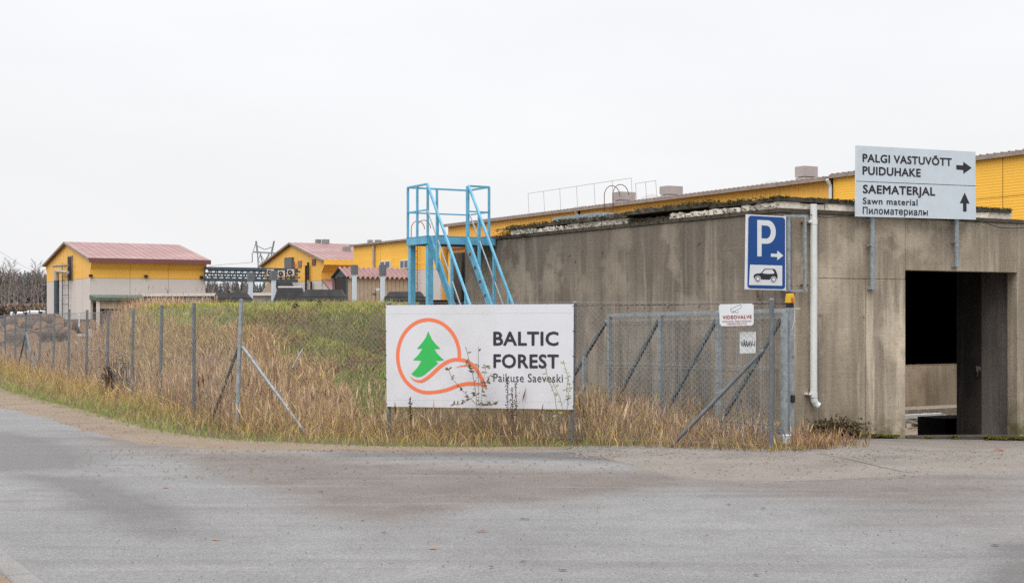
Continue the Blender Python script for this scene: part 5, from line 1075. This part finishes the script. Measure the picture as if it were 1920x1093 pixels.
# ------------------------------------------------------------------ grass and weeds
def blades(name, xy, h, w, lean, cols, seg=3, z0=None, head=None, headcol=None, droop=.5, dirn=None):
    """tapering bent blades; h, w per blade; cols (k,3)"""
    k = len(xy); x, y = xy[:, 0], xy[:, 1]; z = H(x, y) - .01 if z0 is None else z0
    an = NP.uniform(0, 2 * np.pi, k) if dirn is None else dirn; ld = np.stack([np.cos(an), np.sin(an)], -1) * lean[:, None]; tw = NP.uniform(0, np.pi, k); wd_ = np.stack([np.cos(tw), np.sin(tw) * .35 + 0 * tw], -1)
    V_, C_ = [], []
    for i in range(seg + 1):
        f_ = i / seg; c = np.stack([x + ld[:, 0] * h * f_ ** 1.8, y + ld[:, 1] * h * f_ ** 1.8, z + h * f_ * (1 - droop * np.clip(lean, 0, 1.2) * f_ * .5)], -1); ww = (w * (1 - f_ ** 1.6 * .92) / 2)[:, None] * wd_
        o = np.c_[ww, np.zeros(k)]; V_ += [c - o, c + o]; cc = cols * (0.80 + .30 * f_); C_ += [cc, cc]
    tip = (c, ld)
    v = np.stack(V_, 1); nv = v.shape[1]; base = np.arange(k)[:, None] * nv; f = np.concatenate([base + np.array([2 * i, 2 * i + 1, 2 * i + 3, 2 * i + 2]) for i in range(seg)]); v = v.reshape(-1, 3); c_ = np.stack(C_, 1).reshape(-1, 3)
    if head is not None:
        sel = np.where(head > 0)[0]; t = c[sel]; L = head[sel]; k2 = len(sel); d = np.stack([ld[sel, 0] * .8, ld[sel, 1] * .8, np.ones(k2)], -1); d /= np.linalg.norm(d, axis=1)[:, None]; t = t - d * L[:, None] * .55
        hv, hc, hf = [], [], []
        for q in range(2):
            s = np.stack([np.cos(tw[sel] + q * 1.4), np.sin(tw[sel] + q * 1.4), 0 * L], -1) * (L * .055)[:, None]
            hv.append(np.stack([t, t + d * L[:, None] * .4 - s, t + d * L[:, None], t + d * L[:, None] * .4 + s], 1)); hc.append(np.repeat((headcol[sel] if headcol is not None else cols[sel])[:, None], 4, 1))
        hv = np.concatenate(hv).reshape(-1, 3); n0 = len(v); v = np.concatenate([v, hv]); c_ = np.concatenate([c_, np.concatenate(hc).reshape(-1, 3)]); f = np.concatenate([f, n0 + np.arange(len(hv)).reshape(-1, 4)])
    return npmesh(name, v, f, MT['grass'], {'tint': c_}, kind='stuff')
def pick(cols, k, var=.25, w=None): c = np.array(cols)[NP.choice(len(cols), k, p=w)]; return c * NP.uniform(1 - var, 1 + var, (k, 1))
def scatter(n, x0, x1, y0, y1): return np.c_[NP.uniform(x0, x1, n), NP.uniform(y0, y1, n)]
GEL = np.array([(q[0], q[1]) for q in GE])
def dedge(x, y):
    """distance behind the grass edge, positive on the grass"""
    d = np.full(x.shape, 1e9)
    for a, b in zip(GEL, GEL[1:]):
        e = b - a; wx, wy = x - a[0], y - a[1]; h = np.clip((wx * e[0] + wy * e[1]) / (e @ e), 0, 1); d = np.minimum(d, np.hypot(wx - e[0] * h, wy - e[1] * h))
    P = np.r_[GEL, [[60, 60], [-60, 90]]]; ins = np.zeros(x.shape, bool)
    for i in range(len(P)):
        a, b = P[i], P[(i + 1) % len(P)]; ins ^= ((a[1] > y) != (b[1] > y)) & (x < (b[0] - a[0]) * (y - a[1]) / (b[1] - a[1] + 1e-12) + a[0])
    return np.where(ins, d, -d)
def outside_bunker(x, y, m=.06): s, t = st(x, y); return (s < -m) | (t < -m) | (t > 10.2)
TAN = [srgb(188, 158, 122), srgb(168, 136, 102), srgb(200, 172, 138), srgb(150, 120, 92), srgb(178, 142, 116)]
YEL = [srgb(192, 172, 98), srgb(176, 158, 86), srgb(204, 176, 98), srgb(156, 148, 84), srgb(178, 150, 102)]
GRN = [srgb(134, 144, 78), srgb(118, 132, 70), srgb(150, 152, 86), srgb(156, 146, 92)]
BRN = [srgb(136, 108, 86), srgb(114, 90, 74), srgb(150, 118, 94), srgb(128, 96, 82)]
# tall dry grass: behind both fences, thinning where the mown mound begins
P = scatter(150000, -26, 4.0, 17.8, 50); x, y = P.T; df, ds_f = dfront(x, y), dside(x, y); s_, t_ = st(x, y)
bound = np.interp(y, [18, 21, 23, 25, 27, 29, 34], [-1.2, -2.15, -3.5, -4.95, -6.35, -7.7, -9.4])        # right hand limit of the tall stand
nz_ = fbm(x * .6, y * .6); lim = sm((bound + (nz_ - .5) * 1.6 - x) / .7)
front = sm((1.9 + (nz_ - .5) * 1.2 - df) / .6)                                                     # the strip just behind the front fence
dens = np.maximum(lim, front) * (df > -.4) * (ds_f > -.15) * ((df < 8.5) | (ds_f < np.where(y > 33, 7, 2.2))) * (.3 + .9 * nz_)
dens *= np.where(y > 34, np.clip(1.2 - (y - 34) / 22, .3, 1), 1) * np.where(ds_f > 6.5, sm((8 - ds_f)), 1) + 0
dens = np.where((ds_f > 1.6) & (y > 27) & (df > 5), dens * .75, dens)
keep = (NP.random(len(x)) < dens) & outside_bunker(x, y) & (dedge(x, y) > .35); P = P[keep]; x, y = P.T; k = len(P)
hh = NP.uniform(.45, 1.05, k) * np.interp(dfront(x, y), [-.5, .3, 2.5, 5, 8.5], [.45, .7, .95, .75, .42]) * np.interp(x, [-1.8, -1.2, .6, 1.2, 2.2, 3.2], [1, .8, .8, .75, .5, .32]) * (.45 + 1.0 * fbm(x * 1.1 + 50, y * 1.1))
hh *= np.where(dside(x, y) < 1.2, 1.05, 1); hd = np.where(NP.random(k) < .45, NP.uniform(.10, .24, k), 0)
cw = fbm(x * .5 + 9, y * .5)[:, None]; col = pick(TAN, k) * (1 - .0 * cw); br = NP.random(k) < np.clip((cw[:, 0] - .45) * 3.0 + .22, .05, .85); col[br] = pick(BRN, br.sum()); gy = NP.random(k) < .05; col[gy] = pick(YEL, gy.sum())
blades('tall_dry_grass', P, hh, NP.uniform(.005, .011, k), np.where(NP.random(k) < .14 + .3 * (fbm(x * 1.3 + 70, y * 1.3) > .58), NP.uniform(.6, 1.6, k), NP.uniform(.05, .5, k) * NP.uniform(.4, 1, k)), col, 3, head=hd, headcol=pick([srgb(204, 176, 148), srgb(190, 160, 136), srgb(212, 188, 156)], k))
P = P[(NP.random(k) < .035) & (fbm(x * .8 + 20, y * .8) > .45)]; k2 = len(P)
blades('dry_weeds', P, NP.uniform(.5, 1.0, k2) * .8, NP.uniform(.009, .016, k2), NP.uniform(.02, .35, k2), pick([srgb(92, 66, 54), srgb(110, 78, 62), srgb(78, 58, 50)], k2), 3, head=NP.uniform(.10, .22, k2), headcol=pick([srgb(104, 72, 58), srgb(86, 60, 52), srgb(122, 88, 70)], k2))
print('tall', k)
# the same dry grass further back along the side fence, up to the log heap
P = scatter(90000, -34, -7, 30, 60); x, y = P.T; ds_f = dside(x, y); P = P[(ds_f > -.15) & (ds_f < 11) & (x < -9.0 - .2 * (y - 30)) & (NP.random(len(x)) < .35 + .8 * fbm(x * .5, y * .5))]; x, y = P.T; k = len(P)
blades('tall_dry_grass', P, NP.uniform(.4, 1.0, k) * (.5 + .8 * fbm(x * .8, y * .8)), NP.uniform(.008, .016, k), NP.uniform(.05, .7, k), pick(TAN + BRN[:2], k), 2)
# rough verge between the bare edge and the fences
P = scatter(300000, -26, 4.3, 16.8, 46); x, y = P.T; de = dedge(x, y); df, ds_f = dfront(x, y), dside(x, y)
ok = (de > -.12) & ((df < .9) | (ds_f < .8)) & outside_bunker(x, y) & (NP.random(len(x)) < np.clip(24 / y, .2, 1) ** 1.6 * (.45 + .7 * fbm(x * 1.4, y * 1.4)) * np.where(de < .45, 1.6, 1)); P = P[ok]; x, y = P.T; k = len(P); de = de[ok]
gz = dfront(x, y); nz_ = fbm(x * 1.1 + 30, y * 1.1)
hh = (np.clip(.07 + .30 * de, .045, .48) * NP.uniform(.5, 1.25, k) * (.7 + .6 * nz_)); hh = np.where((x > 3.4) & (y < 18.3), hh * .5, hh)
g_ = np.clip(1.25 - de * 1.1 + (nz_ - .5) * 1.6 - .35 * (x > -1), 0, 1) * np.where(x < -2, 1.0, .7) + .45 * (de < .4); r_ = NP.random(k); col = pick(YEL + TAN[:2], k); gm = r_ < g_; col[gm] = pick(GRN, gm.sum()); tm = (r_ > .62) & ~gm; col[tm] = pick(TAN + BRN, tm.sum())
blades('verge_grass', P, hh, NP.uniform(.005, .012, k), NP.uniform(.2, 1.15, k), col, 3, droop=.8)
print('verge', k)
# short green sward on the mound, browned in patches
P = scatter(230000, -11, 1.0, 20.5, 39); x, y = P.T; df, ds_f = dfront(x, y), dside(x, y); s_, t_ = st(x, y)
ok = (df > .6) & (ds_f > .8) & outside_bunker(x, y, .1) & (NP.random(len(x)) < np.where(y < 32, .9, .5)); P = P[ok]; x, y = P.T; k = len(P); nz_ = fbm(x * .9, y * .9); n2 = fbm(x * 3 + 7, y * 3)
hh = NP.uniform(.05, .16, k) * (.5 + 1.1 * n2) * np.where(dfront(x, y) > 8.5, 1.3, 1)
GM = [srgb(128, 142, 72), srgb(112, 130, 66), srgb(146, 152, 80), srgb(156, 150, 88)]
col = pick(GM, k); bm_ = NP.random(k) < np.clip((nz_ - .42) * 2.0 + .18, .08, .7); col[bm_] = pick(BRN + [srgb(132, 116, 70)], bm_.sum()); cr_ = (dfront(x, y) > 8.3) & (NP.random(k) < .38); col[cr_] = pick([srgb(176, 172, 92), srgb(158, 164, 84), srgb(192, 176, 104)], cr_.sum())
lf = (dside(x, y) < 2.1 + 1.2 * (nz_ - .5)) & (NP.random(k) < .85); col[lf] = pick(TAN + YEL[:2] + BRN[:1], lf.sum()); hh = np.where(lf, hh * 1.9, hh)
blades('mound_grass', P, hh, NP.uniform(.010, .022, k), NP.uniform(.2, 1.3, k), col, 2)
print('mound', k)
# the gate's strip and tufts at the wall foot
P = scatter(16000, 1.0, 5.4, 17.0, 25); x, y = P.T; s_, t_ = st(x, y); ok = (s_ < -.02) & (t_ > -1.9) & (dfront(x, y) > -.3) & (NP.random(len(x)) < .5 + .6 * fbm(x * 1.5, y * 1.5)); P = P[ok]; x, y = P.T; k = len(P); s_, t_ = st(x, y)
blades('gate_grass', P, NP.uniform(.15, .62, k) * np.interp(t_, [-1.8, -.8, 1, 6], [.35, .5, 1.0, 1.2]), NP.uniform(.005, .010, k), NP.uniform(.1, .9, k), pick(TAN + YEL[:2] + BRN, k), 3, head=np.where(NP.random(k) < .2, .13, 0))
q = []
for cx_, cy_, n, sp in ((1500, 836, 300, .13), (1530, 842, 160, .10), (1575, 835, 160, .16), (1420, 842, 160, .2), (1300, 838, 200, .25)):
    c = gp(cx_, cy_); q.append(np.c_[NP.normal(c.x, sp, n), NP.normal(c.y, sp * .5, n)])
P = np.concatenate(q); s_, t_ = st(*P.T); P = P[(t_ < -.02) | (s_ < -.02)]; k = len(P)
blades('wall_foot_grass', P, NP.uniform(.10, .34, k), NP.uniform(.005, .010, k), NP.uniform(.3, 1.3, k), pick(TAN + BRN, k), 3, droop=.9)

# bushes, saplings, seed stalks: plants one could count
def bush(name, label, c, rx, rz_, n, cols, stems_=40, sz=.07):
    c = V(c); o = thing(name, label, 'bush', c); vv = []
    st_ = MB()
    for i in range(stems_): a = R.uniform(0, 6.28); e = R.uniform(.5, 1.5); d = V((math.cos(a) * math.cos(e) * rx, math.sin(a) * math.cos(e) * rx, math.sin(e) * rz_)); st_.tube(c, c + d * R.uniform(.7, 1.1), .006, .002, n=3, caps=False)
    st_.build('stem', MT['chip'], o)
    P = NP.normal(0, .42, (n, 3)) * [rx, rx, rz_ * .8] + [0, 0, rz_ * .5]; P = P[(P[:, 2] > 0)]; tufts('foliage', P.tolist(), sz, cols, o, None, 1.2, 4); return o
p = gp(226, 744); p.z = hz(p.x, p.y); bush('dead_bush', 'dark brown withered bush beside the long side fence', p, .33, .52, 5200, [srgb(66, 52, 46), srgb(82, 64, 54), srgb(52, 42, 38)], 120, .03)
p = W(.85, -.22); p.z = hz(p.x, p.y); bush('wall_weed', 'dark green weedy bush at the wall foot under the drainpipe', p, .40, .20, 2000, [srgb(88, 82, 58), srgb(98, 94, 60), srgb(108, 88, 66), srgb(74, 68, 54), srgb(130, 104, 80)], 60, .032)
for px, py, lb, hh_ in ((555, 562, 'small dark dead weed on the mound crest, the left one', .22), (600, 571, 'small dark dead weed on the mound crest, the right one', .3)):
    Y = 29.5; p = at(px, py, Y); p.z = hz(p.x, p.y); bush('dead_weed', lb, p, .10, hh_ * .7, 70, [srgb(112, 84, 66), srgb(92, 72, 60)], 12, .03)
def twigs(name, label, cat, stems, leafn, leafsize, leafcol, stemcol, Yof, group=None):
    """stems: lists of photo points traced on a plane at the plant's own depth"""
    b = at(*stems[0][0], Yof(stems[0][0][0])); b.z = hz(b.x, b.y); o = thing(name, label, cat, b, group); m = MB(); lm = MB()
    for sidx, spts in enumerate(stems):
        dy = R.uniform(-.08, .08); P = [at(px, py, Yof(px) + dy * i / len(spts)) for i, (px, py) in enumerate(spts)]; P[0].z = min(P[0].z, hz(P[0].x, P[0].y)) if sidx == 0 else P[0].z
        m.path(P, .0045 - .001 * (sidx > 0), 4)
        for _ in range(leafn):
            i = R.randrange(len(P) - 1); f_ = R.random(); q = P[i].lerp(P[i + 1], f_)
            if q.z < .35: continue
            a = R.uniform(0, 6.28); d = V((math.cos(a), math.sin(a) * .6, R.uniform(-.5, .7))).normalized(); L = leafsize * R.uniform(.6, 1.25); w = d.orthogonal().normalized() * L * .26
            lm.face([q, q + d * L * .45 + w, q + d * L, q + d * L * .45 - w])
    m.build('stem', stemcol, o); lm.build('leaves', leafcol, o, kind='stuff'); return o
LEAFD = plain('dull brown green leaf', srgb(96, 84, 60), .8, var=.35, scale=30); LEAFG = plain('pale green leaf', srgb(122, 124, 76), .8, var=.3, scale=30); STM = plain('thin brown stem', srgb(92, 74, 60), .9, var=.2)
def fy(px): u = (px - CX) / F; k = (FA.x - u * FA.y) / (u * FE.y - FE.x); return FA.y + FE.y * k - .28
twigs('sapling', 'leafy brown sapling standing in front of the banner logo', 'sapling', [[(897, 800), (893, 740), (886, 700), (873, 650)], [(899, 790), (897, 720), (897, 650)], [(900, 780), (905, 720), (912, 685), (920, 690)], [(895, 760), (870, 735), (848, 710), (840, 690)], [(893, 740), (868, 757), (850, 758)], [(900, 760), (915, 757), (930, 758)], [(888, 700), (878, 688), (872, 676)], [(903, 735), (912, 715), (922, 700)]], 13, .066, LEAFD, STM, fy)
twigs('sapling', 'thin pale green sapling in front of the right end of the banner', 'sapling', [[(1052, 790), (1040, 740), (1026, 705), (1022, 685)], [(1060, 790), (1050, 745), (1035, 715)], [(1062, 780), (1068, 720), (1060, 690), (1056, 675)], [(1066, 760), (1062, 730), (1066, 705)]], 12, .058, LEAFG, STM, fy)
for (px, top, lb) in ((951, 706, 'tallest dark seed stalk before the banner, at the left of three'), (960, 728, 'short dark seed stalk before the banner, between two taller ones'), (967, 716, 'dark seed stalk before the banner, at the right of three'), (769, 745, 'small lone dark seed stalk under the banner logo')):
    Y = fy(px); p = at(px, 800, Y); p.z = hz(p.x, p.y); o = thing('seed_stalk', lb, 'plant', p, 'dark seed stalks before the banner'); tz_ = at(px, top, Y); MB().path([p, p.lerp(tz_, .5) + V((.01, 0, 0)), tz_], .005, 4).build('stem', STM, o)
    n = 80; pts_ = [tuple(p.lerp(tz_, R.uniform(.45, 1)) - p + V((R.gauss(0, .012), R.gauss(0, .012), 0))) for _ in range(n)]; tufts('seeds', pts_, .018, [srgb(74, 50, 46), srgb(92, 62, 54)], o, 'stuff', 1.0, 3)
a, b = at(548, 690, 21.3), at(567, 655, 21.6); tag(MB().path([a, a.lerp(b, .4) + V((.01, 0, .02)), a.lerp(b, .7), b], .016, 6).path([a.lerp(b, .6), b + V((-.07, 0, -.02))], .009, 5).build('broken_branch', MT['birchbark']), 'pale broken branch stuck in the tall dry grass', 'branch')
# brown undergrowth below the far wood
pts = []
for i in range(9000): px = R.uniform(-60, 92); Y = R.uniform(185, 200); p = at(px, 590, Y); pts.append((p.x, Y, R.random() ** 1.8 * 2.9))
tufts('far_undergrowth', pts, .5, [srgb(142, 124, 108), srgb(126, 112, 102), srgb(152, 130, 108), srgb(118, 108, 102)], None, 'stuff', 1.2, 3)
pts = []
for i in range(5000): px = R.uniform(370, 530); Y = R.uniform(225, 240); p = at(px, 590, Y); pts.append((p.x, Y, R.random() * 4))
tufts('far_undergrowth', pts, .8, [srgb(128, 120, 116), srgb(112, 108, 108), srgb(140, 126, 116)], None, 'stuff', 1.2, 3)

# ------------------------------------------------------------------ litter on the asphalt
def bit(px, py, L, w, h, m, name, label, cat, group=None):
    p = gp(px, py); z = hz(p.x, p.y) + .016; a = R.uniform(-.6, .6); k = 6; mb = MB(); rim = [(math.cos(t) * L / 2 * R.uniform(.7, 1.1), math.sin(t) * w / 2 * R.uniform(.6, 1.2)) for t in np.linspace(0, 6.28, k + 1)[:-1]]
    q = [V((p.x + x * math.cos(a) - y * math.sin(a), p.y + x * math.sin(a) + y * math.cos(a), z)) for x, y in rim]; c = V((p.x, p.y, z + h))
    for i in range(k): mb.face([q[i], q[(i + 1) % k], c])
    return tag(mb.build(name, m), label, cat, group)
bit(1872, 843, .36, .12, .03, MT['redchip'], 'brick_shard', 'flat red brown shard lying by the moss at the wall foot', 'shard')
bit(310, 916, .09, .05, .014, MT['leaf'], 'dry_leaf', 'curled tan leaf on the asphalt near the left edge', 'leaf'); bit(404, 1014, .09, .03, .008, MT['leaf'], 'wood_chip', 'orange brown wood chip on the pale asphalt at the lower left', 'chip')
bit(812, 1031, .07, .04, .012, MT['leaf'], 'dry_leaf', 'curled brown leaf on the asphalt at the bottom centre', 'leaf'); bit(902, 999, .12, .03, .01, MT['redchip'], 'wood_chip', 'long reddish splinter on the asphalt at the centre', 'chip')
for i, (px, py) in enumerate([(602, 924), (543, 920), (980, 975), (989, 976), (831, 1065), (921, 1066), (980, 1056), (1056, 1072), (1366, 948), (1430, 955), (680, 979), (720, 1001), (1865, 1025), (1417, 1081)]):
    bit(px, py, R.uniform(.035, .08), R.uniform(.015, .03), .005, MT['chip'], 'bark_bit', 'small dark bark bit lying on the asphalt', 'bark', 'bark bits on the asphalt')
mb = MB()
for i in range(420):
    px = R.uniform(150, 1900); py = 842 + 250 * R.random() ** 1.3; p = gp(px, py)
    if dedge(np.array([p.x]), np.array([p.y]))[0] > -.1: continue
    z = hz(p.x, p.y) + .016; r = R.uniform(.003, .009) * (1.0 if py > 900 else 1.4); a = R.uniform(0, 6); q = [V((p.x + math.cos(a + t) * r, p.y + math.sin(a + t) * r * .7, z)) for t in (0, 2.1, 4.2)]; c = V((p.x, p.y, z + r * .9))
    for j in range(3): mb.face([q[j], q[(j + 1) % 3], c])
mb.build('grit', MT['chip'], kind='stuff')
mb = MB()
for i in range(420):
    px = R.uniform(1060, 1920); py = R.uniform(840, 862); p = gp(px, py); z = hz(p.x, p.y) + .02; r = R.uniform(.008, .026); a = R.uniform(0, 6); q = [V((p.x + math.cos(a + t) * r, p.y + math.sin(a + t) * r, z)) for t in (0, 2.1, 4.2)]; c = V((p.x, p.y, z + r * .8))
    for j in range(3): mb.face([q[j], q[(j + 1) % 3], c])
mb.build('gravel', MT['kerb'], kind='stuff')

# loose stones along the shoulder, the grass edge and the apron
mb = MB()
for i in range(1700):
    k = R.random()
    if k < .5: j = R.randrange(150, 480); q = SEP[j] * R.random() + g_for_sand[j] * 0; a_ = SEP[j]; b_ = g_for_sand[j]; f_ = R.random() ** 2; x_, y_ = a_ + (b_ - a_) * f_ + NP.normal(0, .12, 2)
    else: p = gp(R.uniform(150, 1900), 846 + 55 * R.random() ** 2); x_, y_ = p.x, p.y
    if y_ > 34 or dedge(np.array([x_]), np.array([y_]))[0] > .05: continue
    z = hz(x_, y_) + .014; r = R.uniform(.006, .02); a = R.uniform(0, 6); q = [V((x_ + math.cos(a + t) * r * R.uniform(.7, 1.2), y_ + math.sin(a + t) * r, z)) for t in (0, 1.6, 3.1, 4.7)]; c = V((x_ + r * .2, y_, z + r * .8))
    for j in range(4): mb.face([q[j], q[(j + 1) % 4], c])
mb.build('loose_gravel', MT['sand'], kind='stuff')
